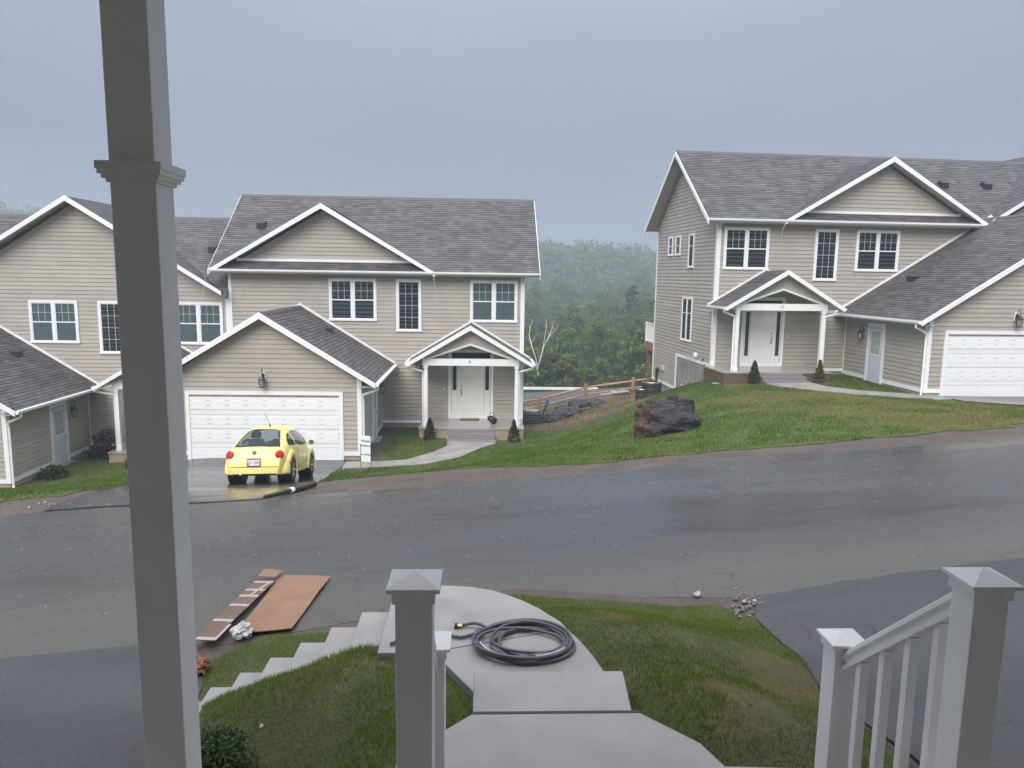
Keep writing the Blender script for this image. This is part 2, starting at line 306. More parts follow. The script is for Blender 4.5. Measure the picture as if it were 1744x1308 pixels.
# ------------------------------------------------------------------ mesh helpers
class MB:
    def __init__(s): s.v = []; s.f = []; s.m = []; s.uv = None
    def poly(s, pts, mi=0):
        b = len(s.v); s.v += [tuple(p) for p in pts]; s.f.append(tuple(range(b, b+len(pts)))); s.m.append(mi); return s
    def prism(s, pts, vec, mi=0):
        n = len(pts); b = len(s.v)
        s.v += [tuple(p) for p in pts] + [(p[0]+vec[0], p[1]+vec[1], p[2]+vec[2]) for p in pts]
        s.f.append(tuple(range(b+n-1, b-1, -1))); s.f.append(tuple(range(b+n, b+2*n)))
        for i in range(n): j = (i+1) % n; s.f.append((b+i, b+j, b+n+j, b+n+i))
        s.m += [mi]*(n+2); return s
    def loft(s, A, B, mi=0):
        n = len(A); b = len(s.v); s.v += [tuple(p) for p in A]+[tuple(p) for p in B]
        s.f.append(tuple(range(b+n-1, b-1, -1))); s.f.append(tuple(range(b+n, b+2*n)))
        for i in range(n): j = (i+1) % n; s.f.append((b+i, b+j, b+n+j, b+n+i))
        s.m += [mi]*(n+2); return s
    def box(s, x0, x1, y0, y1, z0, z1, mi=0):
        x0, x1 = min(x0, x1), max(x0, x1); y0, y1 = min(y0, y1), max(y0, y1); z0, z1 = min(z0, z1), max(z0, z1)
        return s.prism([(x0, y0, z0), (x1, y0, z0), (x1, y1, z0), (x0, y1, z0)], (0, 0, z1-z0), mi)
    def tube(s, path, r, n=8, mi=0, caps=True, up=None):
        path = [Vector(p) for p in path]; rs = r if isinstance(r, (list, tuple)) else [r]*len(path)
        b = len(s.v); prev = None
        for i, p in enumerate(path):
            a = path[max(i-1, 0)]; c = path[min(i+1, len(path)-1)]; tdir = (c-a)
            if tdir.length < 1e-9: tdir = Vector((0, 0, 1))
            tdir.normalize()
            ref = prev if prev is not None else (Vector(up) if up else (Vector((0, 0, 1)) if abs(tdir.z) < .9 else Vector((1, 0, 0))))
            x = (ref - tdir*ref.dot(tdir))
            if x.length < 1e-6: x = tdir.orthogonal()
            x.normalize(); prev = x; y = tdir.cross(x)
            for k in range(n):
                a_ = 2*math.pi*(k+.5)/n; q = p + x*math.cos(a_)*rs[i] + y*math.sin(a_)*rs[i]; s.v.append(tuple(q))
        for i in range(len(path)-1):
            for k in range(n):
                j = (k+1) % n; s.f.append((b+i*n+k, b+i*n+j, b+(i+1)*n+j, b+(i+1)*n+k)); s.m.append(mi)
        if caps:
            s.f.append(tuple(range(b+n-1, b-1, -1))); e = b+(len(path)-1)*n; s.f.append(tuple(range(e, e+n))); s.m += [mi, mi]
        return s
    def lathe(s, prof, n=16, mi=0, axis='z', c=(0, 0, 0)):
        b = len(s.v)
        for r, h in prof:
            for k in range(n):
                a = 2*math.pi*k/n; p = (r*math.cos(a), r*math.sin(a), h)
                if axis == 'x': p = (p[2], p[0], p[1])
                if axis == 'y': p = (p[0], p[2], p[1])
                s.v.append((p[0]+c[0], p[1]+c[1], p[2]+c[2]))
        for i in range(len(prof)-1):
            for k in range(n):
                j = (k+1) % n; s.f.append((b+i*n+k, b+i*n+j, b+(i+1)*n+j, b+(i+1)*n+k)); s.m.append(mi)
        return s
    def split(s, name, mats, parent=None):
        """each closed piece as an object of its own"""
        par = list(range(len(s.v)))
        def find(a):
            while par[a] != a: par[a] = par[par[a]]; a = par[a]
            return a
        for f in s.f:
            for k in f[1:]: par[find(k)] = find(f[0])
        gr = {}
        for f in s.f: gr.setdefault(find(f[0]), []).append(f)
        for fs in gr.values():
            used = sorted({k for f in fs for k in f}); mp_ = {k: i for i, k in enumerate(used)}
            q = MB(); q.v = [s.v[k] for k in used]; q.f = [tuple(mp_[k] for k in f) for f in fs]; q.m = [0]*len(fs); q.obj(name, mats, parent)
    def obj(s, name, mats, parent=None, smooth=False, recalc=True):
        me = bpy.data.meshes.new(name); me.from_pydata(s.v, [], s.f)
        if not isinstance(mats, (list, tuple)): mats = [mats]
        for k in mats: me.materials.append(MATS[k])
        if len(mats) > 1: me.polygons.foreach_set('material_index', s.m)
        if recalc:
            bm = bmesh.new(); bm.from_mesh(me); bmesh.ops.recalc_face_normals(bm, faces=bm.faces); bm.to_mesh(me); bm.free()
        if s.uv is not None:
            uvl = me.uv_layers.new(name='UVMap'); uvl.data.foreach_set('uv', np.array(s.uv, 'f').ravel())
        if smooth: me.polygons.foreach_set('use_smooth', [True]*len(me.polygons))
        me.update(); return link(name, me, parent)
def link(name, data, parent=None):
    o = bpy.data.objects.new(name, data); COL.objects.link(o)
    if parent is not None: o.parent = parent
    return o
def empty(name, loc=(0, 0, 0), rz=0, **tags):
    o = link(name, None); o.location = loc; o.rotation_euler = (0, 0, rz); o.empty_display_size = .2
    tag(o, **tags); return o
def tag(o, label=None, cat=None, group=None, kind=None):
    if label: o['label'] = label
    if cat: o['category'] = cat
    if group: o['group'] = group
    if kind: o['kind'] = kind
    return o
def copy_tree(o, parent=None):
    c = o.copy(); COL.objects.link(c); c.parent = parent
    for ch in list(o.children): copy_tree(ch, c)
    return c
def clip(poly, k, lo=True):
    """clip a polygon of (a, w) tuples to w>=k (lo) or w<=k; works on any tuple length, last entry is the key"""
    out = []; n = len(poly)
    for i in range(n):
        p, q = poly[i], poly[(i+1) % n]
        ip = (p[-1] >= k-1e-9) if lo else (p[-1] <= k+1e-9); iq = (q[-1] >= k-1e-9) if lo else (q[-1] <= k+1e-9)
        if ip: out.append(p)
        if ip != iq:
            t = (k-p[-1])/(q[-1]-p[-1]); out.append(tuple(a+(b-a)*t for a, b in zip(p, q)))
    return out
def sharp(o):
    return o

HAZE = 0.0021
# ------------------------------------------------------------------ terrain
def P(x,y): return 3.09+.08*x-.07*y
C=[]
for x in (-30,-22,-14,-10,-6,-3,0,3,6,10,14,19,25,32):
    for y in (9,12,14.5): C.append((x,y,P(x,y)))
# driveway 9
for x in (-4.6,-7,-9.6):
    for y,z in ((24.65,0),(23.4,.01),(22.5,.1),(20.3,.5),(18,1.0),(16.2,1.4)): C.append((x,y,z+.03*(x+7)*(24.65-y)/10))
# unit 7 / left
for x,y,z in [(-14.6,24.5,-.95),(-15.5,27,-1),(-13,29,-.85),(-11,27,-.75),(-11.2,24.6,-.45),(-20,24.5,-1.0),(-26,24.5,-1.4),(-14,20,.15),(-20,20,-.2),(-11,20,.45),(-30,20,-.8),(-14,17,.95),(-20,17,.45),
 # house 9 front
 (-3.8,24.5,.02),(-2.2,24.2,.03),(-.5,25.5,.05),(1.2,26.6,.05),(-3.5,28.5,.08),(-1.5,28.5,.08),(2.2,28.2,.02),(3.2,28.6,.1),
 (-3,20,.68),(-3,18,1.22),(-2.6,22,.25),(-1,20.5,.8),(-1,22.5,.3),(-1,18,1.42),(1,23.5,.5),(1.5,21,1.1),(3.5,22,1.3),(3,25,.6),
 # bank & boulder
 (5.6,20.5,1.95),(7.5,21,2.25),(4.6,24.5,1.25),(6.6,25,1.75),(8.3,27,2.05),(9.3,29.3,2.15),(5,28.5,.75),(7,30,1.4),(4,32,.2),(6.3,34,.15),(8.7,34,.9),(8.6,37.5,.4),(3,36,-.6),(5.5,38,-.6),(1,37,-.9),
 # house 11
 (11,27,2.28),(13.5,27.6,2.3),(15,26,2.25),(14.5,24.5,2.25),(18,25,2.2),(22,25.3,2.25),(28,25.5,2.8),(34,26,3.2),(10,23,2.4),(13,21,2.55),(18,20,2.75),(24,20,3.2),(32,20,3.9),(18,22.6,2.35),
 # behind
 (2,42,-1.7),(-1,45,-2.5),(3.25,45,-2.15),(6.0,45,-1.4),(9.2,45,-.85),(13,45,-.6),(-5,42,-2),(-15,42,-2.6),(20,42,.5),(30,42,1.5),(0,50,-4.2),(10,50,-3.),(-15,50,-5),(25,50,-1),(40,40,2.5),(-32,42,-4),(40,50,0),
 (-10,33,-.5),(15,33,2.2),(28,33,2.8),(-22,33,-1.2),(-32,30,-1.8),(0,33,-.1),(38,30,3.6),
 # near
 (1.15,4.0,3.68),(1.2,4.7,3.5),(1.25,5.3,3.36),(1.1,6.0,3.25),(.6,6.7,3.05),(2,5,3.3),(2.6,4,3.38),(2.2,6.2,3.05),(2.5,7.2,2.75),(1.5,7.4,2.75),(0.2,7.3,2.8),(-.6,7.0,2.75),(-.9,6.3,3.0),(-1.4,6.3,2.74),(-2.0,6.4,2.42),(-1.3,6.95,2.58),(-2.1,7.0,2.4),(-.15,4.2,3.6),(-.2,4.5,3.52),(-.38,5.0,3.42),(-1,4.4,3.1),(-1.7,4.4,2.62),(-.85,5.5,3.34),(-1.2,5.59,3.17),(-1.6,5.70,2.97),(-2.0,5.82,2.78),(-2.3,5.93,2.6),(-.85,5.73,3.08),(-1.2,5.82,2.88),(-1.6,5.93,2.66),(-2.0,6.05,2.44),(-2.3,6.16,2.33),(-.85,5.1,3.36),(-1.4,5.1,3.1),(-1.9,5.1,2.8),(.45,3.9,3.3),(.45,4.4,3.2),(.4,5,3.1),(.2,5.7,3.08),(-.3,6.1,3.05),(-.35,5.6,3.1),(-2.45,5.7,2.5),(-2.3,4.4,2.42),(-3.2,5,2.36),(-5,5,2.3),(-5,7.4,2.2),(-3,7.2,2.33),(-8,6,2.05),(-8,4,2.1),(-5,3,2.35),(-2.2,3,2.5),(-.5,3,3.55),
 (3.3,6,2.95),(4.5,6,3.03),(4.5,4,3.2),(7,6,3.2),(7,3.5,3.4),(3.2,4.5,3.1),(4,8,2.84),(7,8,3.08),(10,7,3.4),(10,3,3.7),(2.5,3,3.5),(1,3,3.7),(-1.5,1,2.9),(2,1,3.7),(6,1,3.6),(-6,1,2.4),(12,0,3.9),(-12,0,2),(-14,6,1.6),(16,6,3.9),(22,5,4.4),(-22,5,1),(-3,-2,2.8),(3,-2,3.7),(14,-3,4),(-14,-3,2)]: C.append((x,y,z))
C=np.array(C)
def tps(C,lam=.02):
    n=len(C);d=np.hypot(C[:,None,0]-C[None,:,0],C[:,None,1]-C[None,:,1])
    K=np.where(d>0,d*d*np.log(d+1e-12),0)+lam*np.eye(n)
    Pm=np.c_[np.ones(n),C[:,:2]]
    A=np.block([[K,Pm],[Pm.T,np.zeros((3,3))]])
    return np.linalg.solve(A,np.r_[C[:,2],0,0,0])
W=tps(C)
def G(x,y):
    x=np.atleast_1d(np.asarray(x,float));y=np.atleast_1d(np.asarray(y,float));sh=x.shape
    x=x.ravel();y=y.ravel();out=np.zeros(len(x))
    for i in range(0,len(x),20000):
        X=x[i:i+20000];Y=y[i:i+20000]
        d=np.hypot(X[:,None]-C[:,0],Y[:,None]-C[:,1])
        out[i:i+20000]=np.where(d>0,d*d*np.log(d+1e-12),0)@W[:len(C)]+W[-3]+W[-2]*X+W[-1]*Y
    return out.reshape(sh)

_ys = [-300, -60, 0, 20, 50, 62, 66, 74, 82, 110, 180, 240, 330, 430, 560, 800]
_zs = [12, 4, 2.6, 1.2, -3.6, -5.2, -5.5, -5.6, -7.5, -12, -13, -9, 5, 12, 4, 2]
def Gfar(x, y):
    z = np.interp(y, _ys, _zs)
    side = np.clip(x*.06, -3, 4)*np.clip(1-(np.abs(y-20)-60)/80, 0, 1)
    left = np.clip((-x-120)/160, 0, 1)*np.clip((y-150)/150, 0, 1)*17
    right = np.clip((x-150)/200, 0, 1)*np.clip((y-200)/150, 0, 1)*-5
    return z + side + left + right + 2.0*np.sin(x*.021+1.3)*np.clip((y-220)/80, 0, 1)
def H(x, y):
    x = np.atleast_1d(np.asarray(x, float)); y = np.atleast_1d(np.asarray(y, float))
    cx = np.clip(x, -33, 39); cy = np.clip(y, -3, 51)
    dd = np.hypot(x-cx, y-cy); t = np.clip(dd/14, 0, 1); t = t*t*(3-2*t)
    return (1-t)*G(cx, cy) + t*Gfar(x, y)
def h1(x, y): return float(H(x, y)[0])
def hit(px, py, t0=3.0, t1=90.0):
    r = np.array(ray(px, py)); t = np.linspace(t0, t1, 3000); p = np.array([0, 0, CZ])+r*t[:, None]
    g = H(p[:, 0], p[:, 1]); i = int(np.argmax(p[:, 2] < g)); return Vector((p[i, 0], p[i, 1], g[i]))
def at_y(px, py, Y):
    r = ray(px, py); return r*(Y/r.y)+Vector((0, 0, CZ))
xs = np.r_[-900, -700, -500, -380, -300, -240, -190, -150, -120, -95, -75, -60, -48, -40, np.arange(-34, 40, .35), 44, 52, 64, 80, 100, 125, 155, 190, 240, 300, 380, 500, 700, 900]
ys = np.r_[-280, -180, -110, -60, -30, -15, -8, np.arange(-4, 52, .35), 53.5, 56, 59, 62, 65, 68, 71, 74, 78, 84, 92, 102, 115, 130, 150, 170, 190, 210, 230, 250, 275, 300, 330, 360, 400, 430, 480, 560, 680, 800]
X, Y = np.meshgrid(xs, ys); Z = H(X.ravel(), Y.ravel()).reshape(X.shape)
def gridmesh(name, X, Y, Z, mats, pick=None):
    ny, nx = X.shape; me = bpy.data.meshes.new(name)
    idx = np.arange(nx*ny).reshape(ny, nx)
    q = np.stack([idx[:-1, :-1], idx[:-1, 1:], idx[1:, 1:], idx[1:, :-1]], -1).reshape(-1, 4)
    me.from_pydata(np.c_[X.ravel(), Y.ravel(), Z.ravel()].tolist(), [], q.tolist())
    for k in mats: me.materials.append(MATS[k])
    if pick is not None:
        cx = X.ravel()[q].mean(1); cy = Y.ravel()[q].mean(1); me.polygons.foreach_set('material_index', pick(cx, cy).astype('i'))
    me.polygons.foreach_set('use_smooth', [True]*len(me.polygons)); me.update()
    return link(name, me)
g = gridmesh('ground', X, Y, Z, ['soil', 'woodfloor', 'dirtstraw'],
             lambda cx, cy: np.where((cy > 46) | (cx < -36) | (cx > 42) | (cy < -12), 1, np.where((cy > 30) & (cx > 1) & (cx < 10), 2, 0)))
tag(g, kind='structure')

def draped(name, poly, off, step, matname, parent=None, skirt=.12, jitter=0.0, zf=None, kind='structure', feather=False):
    """a sheet that follows the ground, cut on a grid, with its edge turned down"""
    pts = []
    n = len(poly)
    for i in range(n):                                   # subdivide and roughen the outline
        a, b = Vector(poly[i]), Vector(poly[(i+1) % n]); k = max(1, int((b-a).length/max(step*.6, .15))); nn = Vector((-(b-a).y, (b-a).x)).normalized() if (b-a).length > 0 else Vector((0, 0))
        for j in range(k):
            p = a+(b-a)*(j/k)
            if jitter: p = p+nn*random.uniform(-jitter, jitter)
            pts.append(p)
    bm = bmesh.new(); vs = [bm.verts.new((p.x, p.y, 0)) for p in pts]; bm.faces.new(vs)
    x0 = min(p.x for p in pts); x1 = max(p.x for p in pts); y0 = min(p.y for p in pts); y1 = max(p.y for p in pts)
    k = math.ceil(x0/step)*step
    while k < x1:
        bmesh.ops.bisect_plane(bm, geom=bm.verts[:]+bm.edges[:]+bm.faces[:], plane_co=(k, 0, 0), plane_no=(1, 0, 0)); k += step
    k = math.ceil(y0/step)*step
    while k < y1:
        bmesh.ops.bisect_plane(bm, geom=bm.verts[:]+bm.edges[:]+bm.faces[:], plane_co=(0, k, 0), plane_no=(0, 1, 0)); k += step
    bmesh.ops.triangulate(bm, faces=bm.faces[:])
    bmesh.ops.recalc_face_normals(bm, faces=bm.faces[:])
    if bm.faces[:] and sum(f.normal.z for f in bm.faces) < 0: bmesh.ops.reverse_faces(bm, faces=bm.faces[:])
    co = np.array([v.co[:2] for v in bm.verts]); hz = (H(co[:, 0], co[:, 1]) if zf is None else zf(co[:, 0], co[:, 1]))+off
    for v, z in zip(bm.verts, hz): v.co.z = z
    be = [e for e in bm.edges if len(e.link_faces) == 1]
    if feather:
        for v in {v for e in be for v in e.verts}: v.co.z -= off-.003
    r = bmesh.ops.extrude_edge_only(bm, edges=be)
    for v in r['geom']:
        if isinstance(v, bmesh.types.BMVert): v.co.z -= skirt
    me = bpy.data.meshes.new(name); bm.to_mesh(me); bm.free(); me.materials.append(MATS[matname]); me.update()
    o = link(name, me, parent)
    if kind and parent is None: o['kind'] = kind
    return o
ROAD = [(-45, 7.2), (-14, 7.3), (-5, 7.35), (-3.6, 7.45), (-2.9, 7.45), (-1.6, 7.75), (0, 8.2), (.4, 8.3), (1.2, 8.05), (1.85, 7.92), (2.7, 7.85), (3.04, 7.72), (3.8, 7.73), (5.2, 7.87), (6.3, 8.03), (14, 8.3), (46, 8.5),
        (46, 14.6), (20, 14.8), (11.35, 15.0), (9.1, 15.15), (6.45, 15.25), (4.3, 15.16), (3.2, 15.0), (2.16, 14.86), (1.2, 14.85), (-.33, 14.8), (-1.4, 14.72), (-2.33, 14.68), (-3.4, 14.8), (-4.3, 14.78), (-6, 14.9), (-8.5, 14.78), (-12, 14.4), (-45, 14.2)]
draped('road', ROAD, .014, .8, 'road', jitter=.05, feather=True)
draped('driveway', [(-8.65, 14.72), (-6, 14.82), (-4.4, 14.72), (-3.75, 15.5), (-3.8, 16.7), (-4.2, 19.5), (-4.6, 22.4), (-4.45, 24.3), (-4.5, 24.74), (-9.85, 24.74), (-9.9, 24), (-9.3, 20), (-8.4, 17.2)], .024, .6, 'driveway', jitter=.02)
draped('driveway', [(15.62, 25.3), (15.9, 23.9), (17.1, 22.7), (19.3, 20), (20.5, 15.3), (28, 15.2), (26, 20), (22, 25.6)], .05, .8, 'driveway', jitter=.03)
draped('driveway', [(3.0, 7.74), (3.8, 7.80), (5.2, 7.95), (6.3, 8.10), (14, 8.36), (14, .5), (2.9, .5), (2.55, 4), (2.6, 5.2), (2.72, 6.2), (2.76, 7.1), (2.92, 7.45)], .024, .4, 'driveway_near', jitter=.03)
draped('driveway', [(-14, 7.36), (-5, 7.42), (-3.6, 7.53), (-2.95, 7.46), (-2.68, 7.0), (-2.58, 6.5), (-2.3, 5.7), (-2.1, 5.2), (-2.02, 4), (-2.0, .5), (-14, .5)], .024, .4, 'driveway_near', jitter=.02)
draped('path', [(-1.32, 27.75), (-1.25, 27.3), (-1.25, 26.5), (-1.63, 25.7), (-2.5, 24.5), (-3.46, 24.25), (-4.45, 24.25), (-4.4, 23.3), (-3.35, 23.4), (-1.9, 23.75), (-.75, 24.6), (0.05, 26.4), (.5, 27.1), (.58, 27.75)], .06, .5, 'concrete')
draped('path', [(10.5, 27.75), (10.7, 26.9), (11.3, 26.0), (12.6, 24.8), (15.75, 24.3), (15.75, 25.15), (13.4, 25.8), (12.6, 26.6), (12.25, 27.75)], .06, .5, 'concrete')
draped('road', [(-60, 66.5), (0, 66), (30, 66), (60, 67), (60, 73.2), (30, 72.6), (0, 72.6), (-60, 73)], .12, 3.0, 'lowroad')
LAWN_A = [(-4.14, 18.7), (-3.63, 20.7), (-3.1, 21.3), (-2.2, 20.4), (-1.4, 18.4), (-.42, 18.1), (.54, 16.9), (1.32, 16.45), (2.34, 16.15), (3.45, 16.2), (4.6, 16.3), (6.86, 16.25), (8.27, 16.2), (9.7, 16.4), (12.1, 16.5), (15, 18.2), (17, 20.4), (17.0, 22.6), (15.8, 23.8), (15.5, 25.0),
          (15.0, 29.6), (9.3, 29.4), (9.0, 34), (8.0, 31.5), (6.6, 29.6), (5.6, 29.2), (4.2, 29.2), (3, 29.4), (1.9, 29.7), (1.7, 29.2), (-3.2, 29.2), (-3.5, 26), (-3.2, 24.4), (-4.3, 23.3), (-4.55, 22.3), (-4.3, 20.3)]
LAWN_B = [(-34, 15.5), (-14, 15.6), (-10, 15.7), (-9, 15.95), (-8.5, 17.2), (-9.35, 20), (-9.95, 24), (-10.4, 29.4), (-15.1, 29.4), (-15.2, 24.2), (-21, 24.0), (-34, 22)]
LAWN_C = [(.15, 8.15), (.85, 7.78), (1.54, 7.7), (2.16, 7.57), (2.55, 7.62), (2.76, 7.1), (2.7, 6.2), (2.72, 5.7), (2.5, 5), (2.45, 3), (2.4, 1.2), (1.1, 1.2), (.95, 4), (.8, 5), (.5, 5.9), (.1, 6.3), (-.1, 6.5), (-.1, 7.6)]
LAWN_D = [(-2.53, 6.5), (-2.73, 6.87), (-2.72, 7.1), (-2.5, 7.34), (-2.28, 7.6), (-1.66, 7.55), (-1, 7.35), (-.4, 7.2), (-.1, 6.4), (-.1, 5.0), (.03, 4.7), (.03, 3.8), (-.1, 2.2), (-1.95, 2.2), (-2.0, 4.2), (-2.06, 5.18), (-2.24, 5.72)]
draped('lawn', LAWN_A, .02, .7, 'lawnfar', jitter=.2)
draped('lawn', LAWN_B, .02, .9, 'lawnfar', jitter=.12)
draped('lawn', LAWN_C, .015, .22, 'lawnsoil', jitter=.04)
draped('lawn', LAWN_D, .015, .22, 'lawnsoil', jitter=.04)

# the concrete walk on this side: landing, slab, curved slab, then steps down to the left
walk = link('walkway', None); walk['kind'] = 'structure'
def slab(name, pts, ztop, th, parent, bev=.012):
    o = MB().prism([(x, y, ztop-th) for x, y in pts], (0, 0, th)).obj(name, 'concrete', parent)
    md = o.modifiers.new('bevel', 'BEVEL'); md.width = bev; md.segments = 2; md.limit_method = 'ANGLE'
    return o
slab('landing_slab', [(-.04, 3.94), (-.42, 3.55), (-.42, 2.4), (1.9, 2.4), (1.9, 3.42), (1.25, 3.46), (1.18, 3.65), (.91, 3.94)], 3.75, .3, walk)
slab('tread_slab', [(-.04, 3.952), (.91, 3.952), (.955, 4.66), (-.04, 4.66)], 3.6, .3, walk)
slab('curved_slab', [(-.04, 4.672), (.93, 4.672), (.87, 4.94), (.83, 5.14), (.76, 5.38), (.69, 5.56), (-.38, 5.196), (-.27, 5.08)], 3.45, .3, walk, .006)
slab('curved_slab', [(.685, 5.572), (.645, 5.69), (.59, 5.78), (.48, 5.95), (.36, 6.09), (.24, 6.2), (.11, 6.3), (-.09, 6.38), (-.36, 6.41), (-.56, 6.41), (-.75, 6.4), (-.75, 5.2), (-.40, 5.2)], 3.45, .3, walk, .006)
MB().box(-.04, .91, 3.926, 3.95, 3.5, 3.7525).obj('dark_edge_strip', 'black', walk)  # thin black strip set along the far edge of the landing slab
for i in range(7):
    x1 = -.754-.272*i; yf = 6.2+.022*i
    slab('step', [(x1-.268, 5.0), (x1, 5.0), (x1, yf), (x1-.268, yf)], 3.3-.15*i, .55, walk)
# ------------------------------------------------------------------ house building kit
class Fr:
    """a wall plane: a along the wall, w up, d outwards"""
    def __init__(s, o, a, n): s.o, s.a, s.n = Vector(o), Vector(a), Vector(n)
    def __call__(s, a, w, d=0): p = s.o+s.a*a+s.n*d; return (p.x, p.y, p.z+w)
def fb(mb, F, a0, a1, w0, w1, d0, d1, mi=0):
    return mb.prism([F(a0, w0, d0), F(a1, w0, d0), F(a1, w1, d0), F(a0, w1, d0)], tuple(F.n*(d1-d0)), mi)
EXPO = .157
def siding(root, F, poly, wbase=-.2):
    lo = min(p[1] for p in poly); hi = max(p[1] for p in poly)
    k = math.floor((lo-wbase)/EXPO)
    while wbase+k*EXPO < hi:
        a, b = wbase+k*EXPO, wbase+(k+1)*EXPO; k += 1
        q = clip(clip(poly, a), b-.008, False)
        if len(q) < 3: continue
        if max(p[1] for p in q)-min(p[1] for p in q) < .02: continue
        back = [F(p[0], p[1], -.004) for p in q]; front = [F(p[0], p[1], .026-.020*(p[1]-a)/EXPO+random.uniform(-.0008, .0008)) for p in q]
        MB().loft(back, front).obj('siding_board', 'siding', root)
def add_roof(mb, pts, step=.145, t=.015):
    P = [Vector(p) for p in pts]; n = (P[1]-P[0]).cross(P[2]-P[0]).normalized()
    if n.z < 0: P.reverse(); n = -n
    g = (Vector((0, 0, 1))-n*n.z).normalized(); hd = g.cross(n)
    if mb.uv is None: mb.uv = []
    Q = [(p.x, p.y, p.z, p.dot(g)) for p in P]; d0 = min(q[3] for q in Q); d1 = max(q[3] for q in Q)
    for k in range(int(math.ceil((d1-d0)/step))):
        lo = d0+k*step; c = clip(clip(Q, lo), lo+step, False)
        if len(c) < 3: continue
        b = len(mb.v); top = []
        for q in c:
            f = min(1, max(0, (q[3]-lo)/step)); p = Vector(q[:3]); top.append((p, f))
            mb.v.append(tuple(p+n*(t*(1-f)+.003)))
        mb.f.append(tuple(range(b, b+len(c)))); mb.m.append(0)
        mb.uv += [(p.dot(hd), k+.02+f*.96) for p, f in top]
        for i in range(len(c)):
            j = (i+1) % len(c)
            if abs(c[i][3]-lo) < 1e-5 and abs(c[j][3]-lo) < 1e-5:
                b2 = len(mb.v); p, q = Vector(c[i][:3]), Vector(c[j][:3])
                mb.v += [tuple(p), tuple(q), tuple(q+n*(t+.003)), tuple(p+n*(t+.003))]
                mb.f.append((b2, b2+1, b2+2, b2+3)); mb.m.append(0)
                mb.uv += [(p.dot(hd), k+.01), (q.dot(hd), k+.01), (q.dot(hd), k+.02), (p.dot(hd), k+.02)]
    return mb
def roof(root, planes, name='roof', under='sofwhite', th=.07):
    mb = MB(); dk = MB()
    for pts in planes:
        add_roof(mb, pts)
        P = [Vector(p) for p in pts]; n = (P[1]-P[0]).cross(P[2]-P[0]).normalized()
        if n.z < 0: n = -n
        dk.prism([tuple(p-n*.004) for p in P], tuple(-n*th))
    r = mb.obj(name, 'shingle', root, recalc=False)
    dk.obj('soffit', under, r)
    return r
def text_mesh(txt, size, name, matname, parent, mtx, ext=.003):
    cu = bpy.data.curves.new(name, 'FONT'); cu.body = txt; cu.size = size; cu.align_x = 'CENTER'; cu.align_y = 'CENTER'; cu.extrude = ext; cu.offset = size*.02; cu.resolution_u = 2
    tmp = bpy.data.objects.new('tmp', cu); COL.objects.link(tmp); bpy.context.view_layer.update()
    me = bpy.data.meshes.new_from_object(tmp.evaluated_get(bpy.context.evaluated_depsgraph_get()))
    bpy.data.objects.remove(tmp, do_unlink=True)
    me.materials.clear(); me.materials.append(MATS[matname]); o = link(name, me, parent); o.matrix_local = mtx
    return o
def wmtx(F, a, w, d, flip=1):
    """text standing on a wall, read from outside"""
    zz = F.n.normalized(); up = Vector((0, 0, 1)); xx = up.cross(zz)
    p = Vector(F(a, w, d)); return Matrix(((xx.x, up.x, zz.x, p.x), (xx.y, up.y, zz.y, p.y), (xx.z, up.z, zz.z, p.z), (0, 0, 0, 1)))

